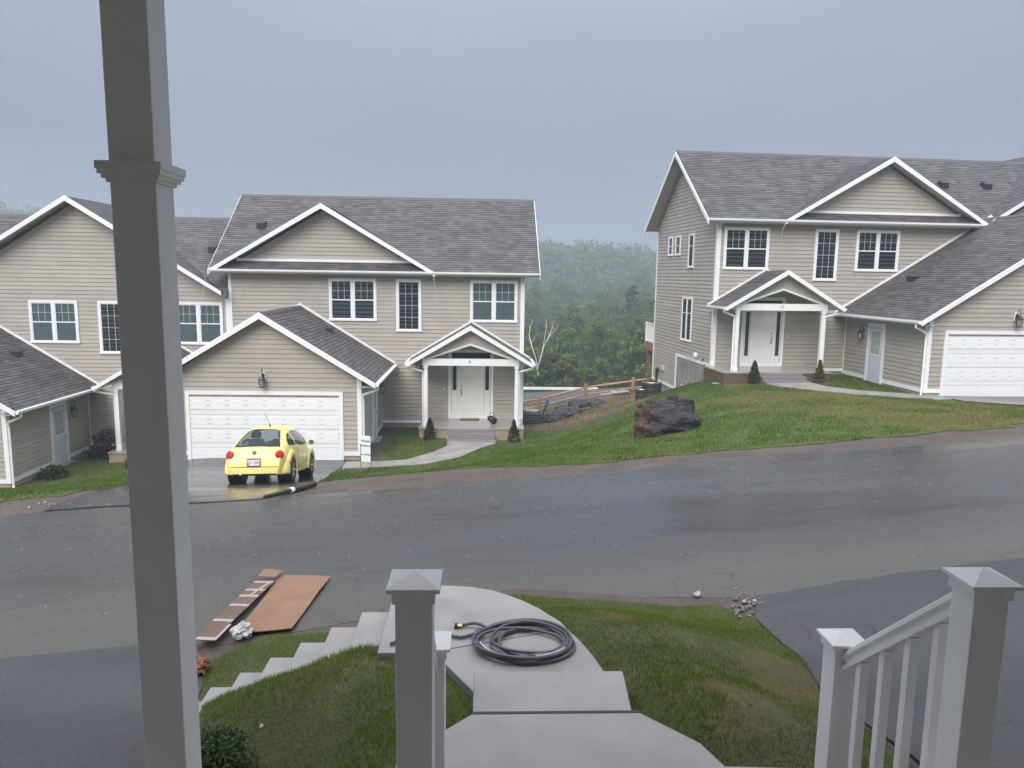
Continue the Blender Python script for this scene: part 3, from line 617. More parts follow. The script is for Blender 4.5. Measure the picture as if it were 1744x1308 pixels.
def window(root, F, a0, a1, w0, w1, kind, back, trim=.085):
    a0, a1 = min(a0, a1), max(a0, a1)
    mb = MB(); fb(mb, F, a0, a1, w1-trim, w1, .0, .058); fb(mb, F, a0-.02, a1+.02, w0, w0+trim*.8, .0, .07)
    fb(mb, F, a0, a0+trim, w0+trim*.8, w1-trim, 0, .056); fb(mb, F, a1-trim, a1, w0+trim*.8, w1-trim, 0, .056)
    units = []
    if kind == 'pair' or kind == 'twin':
        c = (a0+a1)/2; m = trim*.62; fb(mb, F, c-m, c+m, w0+trim*.8, w1-trim, 0, .055)
        units = [(a0+trim, c-m), (c+m, a1-trim)]
    else: units = [(a0+trim, a1-trim)]
    wi0, wi1 = w0+trim*.8, w1-trim
    panes = []; bars = MB()
    sf = .035
    for u0, u1 in units:
        # sash frame
        fb(mb, F, u0, u1, wi0, wi0+sf, .0, .046); fb(mb, F, u0, u1, wi1-sf, wi1, .0, .046)
        fb(mb, F, u0, u0+sf, wi0+sf, wi1-sf, 0, .045); fb(mb, F, u1-sf, u1, wi0+sf, wi1-sf, 0, .045)
        p0, p1, q0, q1 = u0+sf, u1-sf, wi0+sf, wi1-sf
        def cells(p0, p1, q0, q1, nc, nr):
            da, dw = (p1-p0)/nc, (q1-q0)/nr; b = .0045
            for i in range(nc):
                for j in range(nr): panes.append((p0+i*da+(b if i else 0), p0+(i+1)*da-(b if i < nc-1 else 0), q0+j*dw+(b if j else 0), q0+(j+1)*dw-(b if j < nr-1 else 0)))
            for i in range(1, nc): fb(bars, F, p0+i*da-b, p0+i*da+b, q0, q1, .026, .040)
            for j in range(1, nr): fb(bars, F, p0, p1, q0+j*dw-b, q0+j*dw+b, .026, .0405)
        if kind == 'pair':
            qm = q0+(q1-q0)*.5; fb(mb, F, p0, p1, qm-.022, qm+.022, 0, .044)
            cells(p0, p1, q0, qm-.022, 1, 1); cells(p0, p1, qm+.022, q1, 3, 2)
        elif kind == 'tall': cells(p0, p1, q0, q1, 3, 4)
        elif kind == 'small':
            qm = q0+(q1-q0)*.5; fb(mb, F, p0, p1, qm-.02, qm+.02, 0, .044); cells(p0, p1, q0, qm-.02, 1, 1); cells(p0, p1, qm+.02, q1, 1, 1)
        else:
            qm = q0+(q1-q0)*.66; fb(bars, F, p0, p1, qm-.012, qm+.012, .026, .040); cells(p0, p1, q0, qm-.012, 1, 1); cells(p0, p1, qm+.012, q1, 1, 1)
    o = mb.obj('window', 'white', root)
    for p in panes: fb(MB(), F, p[0], p[1], p[2], p[3], .030, .034).obj('pane', 'pane', o)
    if bars.f: bars.obj('muntin', 'white', o)
    bk = MB()
    if back == 'blind':
        fb(bk, F, a0+.03, a1-.03, w0+.03, w1-.03, .0, .0215)
        k = wi0+.03
        while k < wi1-.03:
            for u0, u1 in units: fb(bk, F, u0+sf, u1-sf, k, k+.028, .021, .0245)
            k += .045
        bk.obj('blind', 'blind', o)
    elif back == 'curtain':
        fb(bk, F, a0+.03, a1-.03, w0+.03, w1-.03, .0, .0215); bk.obj('curtain', 'curtain', o)
    else:
        fb(bk, F, a0+.03, a1-.03, w0+.03, w1-.03, .0, .0225); bk.obj('dark_room', 'interior', o)
    return o
def lantern(root, F, a, w):
    mb = MB()
    pts = [F(a+x, w+z, .02) for x, z in [(-.085, -.12), (.085, -.12), (.085, .1), (.05, .17), (0, .19), (-.05, .17), (-.085, .1)]]
    mb.prism(pts, tuple(F.n*.03), 0)
    fb(mb, F, a-.055, a+.055, w-.09, w+.11, .05, .075, 1)
    mb.tube([F(a, w+.1, .07), F(a, w+.2, .09), F(a, w+.27, .14), F(a, w+.25, .2), F(a, w+.14, .215), F(a, w+.05, .2)], .011, 6, 1)
    c = .2
    def ring(r, ww): return [F(a+r*math.cos(k*math.pi/3), ww, c+r*math.sin(k*math.pi/3)) for k in range(6)]
    mb.loft(ring(.02, w+.07), ring(.115, w-.06), 1); mb.loft(ring(.12, w-.075), ring(.12, w-.055), 1); mb.loft(ring(.075, w-.335), ring(.075, w-.30), 1)
    for k in range(6): mb.tube([ring(.105, w-.07)[k], ring(.072, w-.32)[k]], .009, 5, 1)
    mb.tube([F(a, w-.07, c), F(a, w-.2, c)], .03, 6, 2)
    o = mb.obj('wall_lantern', ['white', 'darkmetal', 'pale'], root)
    MB().loft(ring(.07, w-.31), ring(.1, w-.08)).obj('lamp_glass', 'lampglass', o)
    return o
def downspout(root, pts, r=.045): return MB().tube(pts, r, 4).obj('downspout', 'white', root)

def townhouse(label, origin, rz, sg, gable, gs, gh, number=None, backs=('dark', 'dark', 'dark'), side=False, og=(.58, .58), porch_skirt='foundtan', lod=False, S=11.5, doorpanes=5, gar=(8.75, 3.65, 4.42, 11.88), garage=True, wins=True):
    root = empty('townhouse', origin, rz, label=label, cat='house', group='beige clapboard townhouses across the road')
    def V(s, v, w): return (sg*s, v, w)
    FF = Fr((0, 0, 0), (sg, 0, 0), (0, -1, 0))            # front wall
    FS = Fr((0, 0, 0), (0, 1, 0), (-sg, 0, 0))            # end wall s=0
    FG = Fr((0, -5.19, 0), (sg, 0, 0), (0, -1, 0))        # garage front
    FGS = Fr((sg*5.62, 0, 0), (0, 1, 0), (-sg, 0, 0))     # garage side
    D, VR, WR, WE, SL = 7.9, 3.95, 9.0, 5.83, .7205
    lowv = -1.75 if side else -.46
    # core
    MB().prism([V(.01, .01, -.21), V(.01, D, -.21), V(.01, D, 5.9), V(.01, VR, 8.85), V(.01, .01, 5.9)], (sg*(S-.02), 0, 0)).obj('wall', 'siding', root)
    if side:
        fnd = MB().prism([V(.015, .02, -2.6), V(.015, D-.05, -2.6), V(.015, D-.05, -.2), V(.015, .02, -.2)], (sg*(S-.05), 0, 0)).obj('foundation', 'found', root)
    else:
        MB().box(sg*.03, sg*(S-.03), .03, D-.1, -.9, -.2).obj('foundation', 'foundtan', root)
    if gable == 'big': siding(root, FF, [(0, -.1), (S, -.1), (S, 5.6), (gs, 9.1), (0.2, 5.75), (0, 5.6)])
    else: siding(root, FF, [(0, -.1), (S, -.1), (S, 5.66), (0, 5.66)])
    fb(MB(), FF, .0, 5.62, -.21, -.09, .0, .034).split('base_trim', 'white', root)
    # corner boards
    cb = MB(); fb(cb, FF, -.03, .13, -.21, 5.66, .0, .036); fb(cb, FS, .0, .13, -.21, 5.7, .0, .0335); cb.split('corner_board', 'white', root)
    cb = MB(); fb(cb, FF, S-.12, S+.0, 3.5, 5.66, .0, .036); cb.split('corner_board', 'white', root)
    # main roof
    a, b = -og[0], S+og[1]
    pl = [[V(a, -.45, WE), V(b, -.45, WE), V(b, VR, WR), V(a, VR, WR)], [V(a, D+.45, WE), V(b, D+.45, WE), V(b, VR, WR), V(a, VR, WR)]]
    if gable == 'big':                                    # the wide gable leaves only the two upper corners of the front slope
        k_ = gs-(9.42-WR)/.62; k2 = gs+(9.42-WR)/.62
        pl = [[V(a, -.45, WE), V(gs-gh, -.45, WE), V(k_, VR, WR), V(a, VR, WR)], [V(b, -.45, WE), V(gs+gh, -.45, WE), V(k2, VR, WR), V(b, VR, WR)], pl[1]]
    r = roof(root, pl, under='soffit')
    MB().prism([V(a, VR-.16, WR-.1), V(a, VR, WR+.03), V(a, VR+.16, WR-.1)], (sg*(b-a), 0, 0)).obj('ridge_cap', 'shingle', r)
    if gable != 'big':
      MB().box(sg*a, sg*b, -.46, .0, 5.655, 5.70).obj('eave_soffit', 'soffit', root)
      gt = MB().prism([V(a, -.46, 5.70), V(a, -.52, 5.70), V(a, -.57, 5.75), V(a, -.575, 5.815), V(a, -.46, 5.815)], (sg*(b-a), 0, 0)); gt.obj('gutter', 'white', root)
    rk = MB()
    for e in [q for q, g_ in ((a, og[0]), (b, og[1])) if g_ > 0]:
        x = e
        for v0, v1 in ((-.5, VR), (D+.5, VR)):
            w0, w1 = WE-.05*SL-.02, WR-.02
            rk.prism([V(x, v0, w0), V(x, v1, w1), V(x, v1, w1-.2), V(x, v0, w0-.2)], (sg*(.03 if e > 0 else -.03), 0, 0))
    rk.split('rake_board', 'white', root)
    # front gable
    if gable == 'big':
        ap, en = 9.42, 9.42-.62*gh; vb = D+.5
        planes = [[V(gs, -.5, ap), V(gs, vb, ap), V(gs+k*gh, vb, en), V(gs+k*gh, -.5, en)] for k in (-1, 1)]
        MB().prism([V(.15, .012, 5.6), V(S-.15, .012, 5.6), V(gs, .012, 9.2)], (0, D, 0)).obj('gable_wall', 'siding', root)
    else:
        ap, en = 8.30, 8.30-.59*gh; vb = -.45+(ap-WE)/SL
        planes = [[V(gs, -.5, ap), V(gs, vb, ap), V(gs+k*gh, -.5, en)] for k in (-1, 1)]
        hb = (ap-.22-6.16)/.59
        MB().prism([V(gs-hb, .012, 6.1), V(gs+hb, .012, 6.1), V(gs, .012, ap-.2)], (0, .4, 0)).obj('gable_wall', 'siding', root)
        siding(root, FF, [(gs-hb, 6.17), (gs+hb, 6.17), (gs, ap-.2)])
        fb(MB(), FF, gs-hb-.1, gs+hb+.1, 6.13, 6.235, -.02, .045).obj('gable_trim', 'white', root)
    gr = roof(root, planes, 'gable_roof', under='soffit')
    rk = MB()
    for k in (-1, 1):
        e = gs+k*(gh+.02); we = ap-(ap-en)/gh*(gh+.02)
        rk.prism([V(gs, -.53, ap+.03), V(e, -.53, we+.03), V(e, -.53, we-.13), V(gs, -.53, ap-.17)], (0, .03, 0))
    rk.split('rake_board', 'white', root)
    # windows
    if wins: window(root, FF, .25, 2.12, 3.87, 5.52, 'pair', backs[0]); window(root, FF, 4.03, 5.02, 3.47, 5.52, 'tall', 'dark'); window(root, FF, 5.78, 7.63, 3.87, 5.52, 'pair', backs[2])
    # roof vent
    vv = 2.0; s_ = 10.7 if gable != 'big' else 1.2
    wv = WE+(vv+.45)*SL
    MB().prism([V(s_-.16, vv-.22, wv-.12), V(s_-.16, vv-.22, wv+.10), V(s_-.16, vv+.05, wv+.22), V(s_-.16, vv+.18, wv+.1)], (sg*.32, 0, 0)).obj('roof_vent', 'black', root)
    # ---------------- garage
    if not garage: return root, V, FF, FS
    gc, ge, ga, gx = gar; gw = 2.17; k6 = (ga-gw)/ge
    MB().prism([V(5.63, -5.18, -.46), V(gx, -5.18, -.46), V(gx, -5.18, 2.2), V(gc, -5.18, ga-.2), V(5.63, -5.18, 2.2)], (0, 5.17, 0)).obj('garage_wall', 'siding', root)
    siding(root, FG, [(5.62, -.17), (gx, -.17), (gx, 2.3), (gc, ga-.12), (5.62, 2.3)])
    siding(root, FGS, [(-5.19, -.17), (0, -.17), (0, 2.3), (-5.19, 2.3)])
    bt = MB(); fb(bt, FG, 5.60, 6.2, -.30, -.16, .0, .034); fb(bt, FG, 11.31, gx+.02, -.30, -.16, .0, .034); fb(bt, FGS, -5.19, -2.78, -.30, -.16, 0, .033); fb(bt, FGS, -1.66, 0, -.30, -.16, 0, .033); bt.split('base_trim', 'white', root)
    fd = MB(); fb(fd, FG, 5.61, 6.2, -.9, -.30, -.2, .004); fb(fd, FG, 11.31, gx-.01, -.9, -.30, -.2, .004); fb(fd, FGS, -5.17, 0, -.9, -.30, -.2, .003); fd.split('foundation', 'foundtan', root)
    cb = MB(); fb(cb, FG, 5.585, 5.73, -.30, 2.4, 0, .036); fb(cb, FGS, -5.19, -5.05, -.30, 2.3, 0, .0345); fb(cb, FGS, -.09, 0, -.2, 2.3, 0, .03); cb.split('corner_board', 'white', root)
    cb = MB(); fb(cb, FG, gx-.11, gx+.03, -.30, 2.4, 0, .036); cb.split('corner_board', 'white', root)
    gp = [[V(gc, -5.54, ga), V(gc, -.03, ga), V(gc+k*ge, -.03, gw), V(gc+k*ge, -5.54, gw)] for k in (-1, 1)]
    r2 = roof(root, gp, 'garage_roof', under='soffit')
    MB().prism([V(gc-.15, -5.54, ga-.06), V(gc, -5.54, ga+.035), V(gc+.15, -5.54, ga-.06)], (0, 5.5, 0)).obj('ridge_cap', 'shingle', r2)
    rk = MB()
    for k in (-1, 1):
        e = gc+k*(ge+.02); we = ga-k6*(ge+.02)
        rk.prism([V(gc, -5.575, ga+.03), V(e, -5.575, we+.03), V(e, -5.575, we-.14), V(gc, -5.575, ga-.18)], (0, .03, 0))
        rk.prism([V(gc, -.06, ga+.02), V(e, -.06, we+.02), V(e, -.06, we+.11), V(gc, -.06, ga+.13)], (0, .03, 0))
    rk.split('rake_board', 'white', root)
    for k in (-1, 1):
        e = gc+k*(ge+.01)
        MB().prism([V(e, -5.54, gw-.10), V(e+k*.07, -5.54, gw-.10), V(e+k*.12, -5.54, gw-.05), V(e+k*.125, -5.54, gw+.015), V(e, -5.54, gw+.015)], (0, 5.4, 0)).obj('gutter', 'white', root)
        MB().box(sg*e, sg*(gc+k*(ge-.55)), -5.5, -.03, gw-.13, gw-.11).obj('eave_soffit', 'soffit', root)
    e = gc-ge-.07
    downspout(root, [V(e, -5.35, gw-.08), V(e, -5.33, gw-.2), V(5.55, -5.2, gw-.42), V(5.55, -5.17, gw-.6), V(5.55, -5.17, -.4), V(5.5, -5.25, -.5), V(5.4, -5.4, -.53)])
    # garage door
    tr = MB(); fb(tr, FG, 6.196, 6.32, -.46, 1.73, 0, .05); fb(tr, FG, 11.19, 11.311, -.46, 1.73, 0, .05); fb(tr, FG, 6.196, 11.311, 1.73, 1.855, 0, .052); tr.obj('garage_door_trim', 'white', root)
    fb(MB(), FG, 6.32, 11.19, 1.66, 1.73, 0, .027).obj('door_header_gap', 'found', root)
    gd = MB()
    for i in range(4): fb(gd, FG, 6.32, 11.19, -.44+i*.525, -.44+(i+1)*.525-.004, .0, .024)
    gdo = gd.obj('garage_door', 'garagewhite', root)
    pm = MB(); Fz = Fr((0, 0, 0), (1, 0, 0), (0, -1, 0))
    A = [Fz(-.235, -.15, 0), Fz(.235, -.15, 0), Fz(.235, .15, 0), Fz(-.235, .15, 0)]; B = [Fz(-.205, -.12, .0042), Fz(.205, -.12, .0042), Fz(.205, .12, .0042), Fz(-.205, .12, .0042)]
    pm.loft(A, B); p0 = None
    for i in range(4):
        for j in range(8):
            loc = FG(6.32+4.87*(j+.5)/8, -.44+(i+.5)*.525-.004, .0242)
            if p0 is None: p0 = pm.obj('raised_panel', 'garagewhite', gdo); p0.location = loc
            else:
                c = p0.copy(); COL.objects.link(c); c.parent = gdo; c.location = loc
    fb(MB(), FG, 6.25, 11.25, -.52, -.44, -.1, .08).obj('door_sill', 'concrete', root)
    lantern(root, FG, 8.77, 2.33)
    # garage roof plumbing vent
    sv, vv = (7.35, -1.5); wv = gw+(sv-(gc-ge))*k6
    MB().box(sg*(sv-.14), sg*(sv+.14), vv-.2, vv+.2, wv-.05, wv+.13).obj('roof_vent', 'black', root)
    # side door
    dt = MB(); fb(dt, FGS, -2.78, -2.66, -.40, 1.78, 0, .05); fb(dt, FGS, -1.78, -1.66, -.40, 1.78, 0, .05); fb(dt, FGS, -2.78, -1.66, 1.78, 1.90, 0, .052); dt.obj('door_trim', 'white', root)
    sd = fb(MB(), FGS, -2.66, -1.78, -.38, 1.78, 0, .03).obj('side_door', 'doorgrey', root)
    for i in range(3):
        for j in range(3): fb(MB(), FGS, -2.52+i*.2+.01, -2.52+(i+1)*.2-.01, .72+j*.3+.01, .72+(j+1)*.3-.01, .030, .036).obj('pane', 'pane', sd)
    fb(MB(), FGS, -2.56, -1.88, .68, 1.66, .028, .032).obj('light_frame', 'white', sd)
    MB().lathe([(0, .03), (.03, .035), (.035, .07), (0, .09)], 8, 0, 'x', (sg*5.62, -1.86, .55)).obj('door_knob', 'brass', sd).location = (0, 0, 0)
    fb(MB(), FGS, -2.7, -1.7, -.46, -.39, 0, .25).obj('door_step', 'concrete', root)
    lantern(root, FGS, -1.42, 1.55)
    # ---------------- porch
    ps, ph, pa, pw = 2.07, 2.335, 3.83, 2.43
    kp = (pa-pw)/ph
    pr = roof(root, [[V(ps, -1.92, pa), V(ps, -.03, pa), V(ps+k*ph, -.03, pw), V(ps+k*ph, -1.92, pw)] for k in (-1, 1)], 'porch_roof', under='sofwhite', th=.06)
    rk = MB()
    for k in (-1, 1):
        e = ps+k*(ph+.02); we = pa-kp*(ph+.02)
        rk.prism([V(ps, -1.955, pa+.03), V(e, -1.955, we+.03), V(e, -1.955, we-.12), V(ps, -1.955, pa-.15)], (0, .03, 0))
        rk.prism([V(ps, -.06, pa+.02), V(e, -.06, we+.02), V(e, -.06, we+.09), V(ps, -.06, pa+.11)], (0, .03, 0))
    rk.split('rake_board', 'white', root)
    for k in (-1, 1):
        e = ps+k*(ph+.01)
        MB().prism([V(e, -1.9, pw-.09), V(e+k*.06, -1.9, pw-.09), V(e+k*.1, -1.9, pw-.05), V(e+k*.105, -1.9, pw+.01), V(e, -1.9, pw+.01)], (0, 1.85, 0)).obj('gutter', 'white', root)
    # gable infill with the chevron opening
    inf = MB(); FP = Fr((0, -1.62, 0), (sg, 0, 0), (0, -1, 0))
    for k in (-1, 1):
        inf.prism([FP(ps+k*1.98, 2.58, 0), FP(ps+k*1.70, 2.58, 0), FP(ps, 3.15, 0), FP(ps, pa-.09, 0)], tuple(FP.n*-.10))
    inf.split('porch_gable', 'siding', root)
    ch = MB()
    for k in (-1, 1): ch.prism([FP(ps+k*1.72, 2.58, .0), FP(ps+k*1.52, 2.58, .0), FP(ps, 3.09, .0), FP(ps, 3.17, .0)], tuple(FP.n*.03))
    ch.split('chevron_trim', 'white', root)
    bm_ = fb(MB(), FP, .22, 3.87, 2.325, 2.58, -.13, .045).obj('porch_beam', 'white', root)
    for k in (.30, 3.72): MB().box(sg*k-.06, sg*k+.06, -1.62, 0, 2.35, 2.55).obj('porch_beam', 'white', root)
    if number: text_mesh(number, .17, 'house_number', 'numgrey', root, wmtx(FP, ps-.02*sg, 2.46, .046))
    for k in (.315, 3.745):
        p = MB().box(sg*k-.066, sg*k+.066, -1.65, -1.52, 0, 2.33); p.box(sg*k-.085, sg*k+.085, -1.67, -1.50, 0, .14); p.box(sg*k-.085, sg*k+.085, -1.67, -1.50, 2.22, 2.31); p.obj('porch_post', 'white', root)
    s0 = -.30 if side else .02
    dk = MB().box(sg*s0, sg*4.0, -2.05, -.03, -.05, 0); dko = dk.obj('porch_deck', 'deckgrey', root)
    sk = MB().box(sg*(s0+.03), sg*3.97, -2.02, -.05, -1.2 if side else -.8, -.055); sk.obj('porch_skirt', 'brownwood' if side else 'foundtan', root)
    nst = 3 if side else 2; rise = .40/nst if side else .36/2
    for i in range(nst):
        MB().box(sg*1.12, sg*2.86, -2.05-.28*(i+1)+.0, -2.06-.28*i, -rise*(i+1)-.35, -rise*(i+1)+.0).obj('porch_step', 'stepgrey', root)
    MB().box(sg*1.14, sg*2.84, -2.066, -2.04, -rise, -.052).obj('step_riser', 'stepgrey', root)
    # entry
    dt = MB()
    fb(dt, FF, 1.17, 1.28, .02, 2.78, 0, .05); fb(dt, FF, 2.86, 2.97, .02, 2.78, 0, .05); fb(dt, FF, 1.28, 2.86, 2.68, 2.78, 0, .05)
    fb(dt, FF, 1.28, 2.86, 2.28, 2.40, 0, .048); fb(dt, FF, 1.17, 2.97, 0.0, .16, 0, .06)
    for a_ in (1.555, 2.53): fb(dt, FF, a_, a_+.06, .16, 2.28, 0, .047)
    dt.obj('door_trim', 'white', root)
    fd = fb(MB(), FF, 1.615, 2.53, .17, 2.27, 0, .032).obj('front_door', 'doorwhite', root)
    for i in range(2):
        for w0, w1 in ((.32, .95), (1.15, 1.6), (1.7, 2.15)):
            fb(MB(), FF, 1.70+i*.39, 2.03+i*.39, w0, w1, .03, .037).obj('door_panel', 'doorwhite', fd)
    hw = MB(); hx = 2.45 if not side else 2.44
    for ww, rr in ((1.32, .035), (1.17, .03), (1.05, .022), (.95, .03)): hw.lathe([(0, 0), (rr, .0), (rr, -.03), (rr*.6, -.05), (0, -.055)], 8, 0, 'y', (sg*hx, -.03, ww))
    hw.tube([FF(hx, 1.17, .08), FF(hx, .95, .08)], .014, 6)
    hw.obj('door_handle', 'brass', fd)
    for a0_, a1_ in ((1.30, 1.54), (2.60, 2.84)):
        sl_ = fb(MB(), FF, a0_, a1_, .17, 2.27, 0, .028).obj('sidelight', 'doorwhite', root)
        top, bot = 2.2, (.42 if doorpanes == 5 else 1.15)
        for j in range(doorpanes):
            h = (top-bot)/doorpanes
            fb(MB(), FF, a0_+.05, a1_-.05, bot+j*h+.015, bot+(j+1)*h-.015, .026, .033).obj('pane', 'pane', sl_)
        fb(MB(), FF, a0_+.045, a1_-.045, bot, top, .027, .0295).obj('dark_room', 'interior', sl_)
    ts = fb(MB(), FF, 1.28, 2.86, 2.40, 2.68, 0, .03).obj('transom', 'white', root)
    for j in range(6): fb(MB(), FF, 1.32+j*.2517, 1.32+(j+1)*.2517-.03, 2.43, 2.65, .029, .037).obj('pane', 'pane', ts)
    fb(MB(), FF, 1.31, 2.83, 2.425, 2.655, .028, .0325).obj('dark_room', 'interior', ts)
    fb(MB(), FF, 3.12, 3.16, 1.15, 1.25, 0, .04).obj('doorbell', 'white', root)
    # porch downspouts
    for k in (-1, 1):
        e = ps+k*(ph+.05); pc = .315 if k < 0 else 3.745; q = pc+k*.11
        downspout(root, [V(e, -1.82, pw-.07), V(e, -1.8, pw-.16), V(q, -1.6, pw-.34), V(q, -1.58, pw-.5), V(q, -1.58, -.25), V(q+k*.05, -1.63, -.4), V(q+k*.16, -1.75, -.45)], .04)
    return root, V, FF, FS

O9 = (1.622, 29.873, .461)
t9, V9, FF9, FS9 = townhouse('beige clapboard house numbered 9, its garage behind the yellow car', O9, 0, -1, 'dormer', 7.78, 4.3, '9', ('blind', 'dark', 'curtain'), doorpanes=3)
# a little wedge of end wall above the lower neighbour is part of the wall core
A11 = R(4.055)
t11, V11, FF11, FS11 = townhouse('beige clapboard house numbered 11, up the bank beside the dark boulder', (9.25, 29.875, 2.675), A11, 1, 'dormer', 6.82, 4.27, '11', ('dark', 'dark', 'dark'), side=True, og=(.58, .0), gar=(11.5, 6.4, 6.10, 17.38))
t7, V7, FF7, FS7 = townhouse('beige clapboard house with a wide front gable, joined to the lower end of number 9', (O9[0]-11.5, O9[1]+.004, O9[2]-1.0), 0, -1, 'big', 5.74, 5.6, None, ('blind', 'dark', 'blind'), og=(0, .58), doorpanes=3)
c, s_ = math.cos(A11), math.sin(A11)
t13, V13, FF13, FS13 = townhouse('beige clapboard house joined to number 11, only its roof corner showing', (9.25+11.502*c, 29.875+11.502*s_, 2.675+.0), A11, 1, 'big', 5.35, 5.6, None, ('dark', 'dark', 'dark'), og=(.0, .58), garage=False, wins=False)

# number 11: end wall with its stepped foundation, windows and fittings
siding(t11, FS11, [(0, .06), (7.9, .06), (7.9, 5.75), (3.95, 8.72), (0, 5.75)])
siding(t11, FS11, [(4.36, -1.5), (7.9, -1.5), (7.9, .06), (4.36, .06)])
tr = MB(); fb(tr, FS11, .13, 4.36, -.06, .075, 0, .035); fb(tr, FS11, 4.24, 4.38, -1.66, -.06, 0, .036); fb(tr, FS11, 4.38, 7.9, -1.62, -1.48, 0, .034); fb(tr, FS11, 7.78, 7.93, -1.48, 5.7, 0, .0345); tr.split('end_wall_trim', 'white', t11)
for a0, a1, w0, w1, k, bk in ((5.46, 6.08, 4.51, 5.42, 'small', 'blind'), (4.36, 5.06, 4.51, 5.42, 'small', 'blind'), (2.59, 3.25, 3.94, 5.42, 'single', 'dark'), (2.455, 3.75, .74, 2.68, 'twin', 'dark')):
    window(t11, FS11, a0, a1, w0, w1, k, bk, trim=.07)
MB().lathe([(0, 0), (.13, 0), (.13, -.05), (.09, -.09), (0, -.1)], 14, 0, 'x', (-.02, 1.73, .24)).obj('meter_cover', 'white', t11)
MB().tube([FS11(.8, .18, .0), FS11(.8, .18, .1), FS11(.8, .10, .13)], .025, 6).obj('outdoor_tap', 'darkmetal', t11)
fb(MB(), FS11, 5.95, 6.3, -.95, -.72, 0, .08).obj('cable_box', 'pale', t11)
gm = MB(); gm.box(-.28, -.06, 2.4, 2.75, -1.25, -.95); gm.lathe([(0, -.1), (.16, -.1), (.16, .1), (0, .1)], 12, 0, 'y', (-.2, 2.55, -1.25)); gm.tube([(-.12, 2.2, -.02), (-.12, 2.2, -1.0), (-.15, 2.4, -1.1)], .02, 6); gm.tube([(-.02, 2.7, .1), (-.1, 2.7, .05), (-.1, 2.0, .05)], .015, 5); gm.obj('gas_meter', 'galv', t11)
MB().tube([(-.06, .55, .0), (-.06, .62, -1.2)], .022, 6).obj('pipe', 'brownwood', t11)
MB().tube([(-.05, 6.3, -.95), (-.07, 6.3, -1.7)], .02, 6).obj('pipe', 'green_plastic', t11)
MB().tube([(-.1, 6.95, -1.9), (-.1, 6.95, -1.05), (-.1, 6.9, -.95), (-.12, 6.7, -.93), (-.12, 6.65, -1.05)], .055, 8).obj('vent_pipe', 'black', t11)
bx = MB().tube([(-.05, 7.8, 2.3), (-.15, 7.8, 2.35), (-.25, 7.7, 2.25)], .03, 6); bx.lathe([(0, 0), (.07, .02), (.08, .12), (0, .12)], 8, 0, 'z', (-.28, 7.7, 2.15)); bx.obj('flood_light', 'darkmetal', t11)
# back deck
bd = MB().box(.05, 5, 7.92, 9.5, -.02, .14); bd.box(-.02, 5, 7.92, 9.52, -.25, -.03); bdo = bd.obj('back_deck', 'deckbrown', t11)
rl = MB()
for v0 in (8.0, 9.45): rl.box(.0, .1, v0-.05, v0+.05, .14, 1.2)
rl.box(.02, .08, 8.0, 9.45, 1.1, 1.17); rl.box(.02, .08, 8.0, 9.45, .2, .25)
rl.obj('deck_rail', 'vinyl', bdo)
for k in range(11): MB().box(.03, .07, 8.08+k*.127, 8.12+k*.127, .22, 1.12).obj('baluster', 'vinyl', bdo)
MB().box(.05, .2, 8.95, 9.1, -4.2, -.2).obj('deck_post', 'deckbrown', bdo)
MB().box(4.8, 4.95, 8.95, 9.1, -4.2, -.2).obj('deck_post', 'deckbrown', bdo)
# ------------------------------------------------------------------ this side: the house and porch the view is taken from
own = empty('townhouse', (0, 0, 0), label='house whose porch and stairs stand in the foreground', cat='house')
MB().box(-6, 6, -2.2, 2.47, 4.15, 4.4).obj('porch_floor', 'porchfloor', own)
MB().box(-7, 7, -2.5, -2.2, 2.5, 9.5).obj('wall', 'porchwall', own)
MB().box(-7, 7, -2.2, 2.8, 7.24, 7.32).obj('porch_ceiling', 'sofwhite', own)
MB().box(-7, 7, 2.2, 2.4, 7.12, 7.24).obj('porch_beam', 'white', own)
MB().prism([(-7, -2.4, 8.6), (-7, 2.95, 7.33), (-7, 2.95, 7.4), (-7, -2.4, 8.7)], (14, 0, 0)).obj('porch_roof', 'shingle', own)
MB().box(-6, 6, 2.35, 2.45, 2.4, 4.14).obj('porch_skirt', 'siding', own)
for i in range(3): MB().box(-.12, 1.48, 2.475+.235*i, 2.705+.235*i, 3.4, 4.235-.163*i).obj('porch_step', 'deckgrey', own)

def bev(o, w=.006, n=2):
    md = o.modifiers.new('bevel', 'BEVEL'); md.width = w; md.segments = n; md.limit_method = 'ANGLE'; md.angle_limit = R(40); return o
pc = empty('porch_column', (-1.025, 2.37, 4.4), label='tall square white porch column with a moulded band, in shade', cat='column')
bev(MB().box(-.066, .066, -.07, .062, 0, 2.73).obj('shaft', 'vinyl', pc), .004)
bd = MB()
for r_, z0, z1 in ((.094, 2.088, 2.110), (.090, 2.074, 2.088), (.082, 2.062, 2.074), (.073, 2.052, 2.062)): bd.box(-r_, r_, -r_-.004, r_-.004, z0, z1)
bd.obj('band', 'vinyl', pc)
def newel(root, x, y, z0, z1, w=.057):
    p = bev(MB().box(x-w, x+w, y-w, y+w, z0, z1).obj('post', 'vinyl', root), .004)
    c = MB(); k = w+.024
    c.box(x-w-.008, x+w+.008, y-w-.008, y+w+.008, z1-.04, z1)
    c.box(x-k, x+k, y-k, y+k, z1, z1+.013)
    c.loft([(x-k, y-k, z1+.013), (x+k, y-k, z1+.013), (x+k, y+k, z1+.013), (x-k, y+k, z1+.013)], [(x-.002, y-.002, z1+.043), (x+.002, y-.002, z1+.043), (x+.002, y+.002, z1+.043), (x-.002, y+.002, z1+.043)])
    c.obj('post_cap', 'vinyl', p)
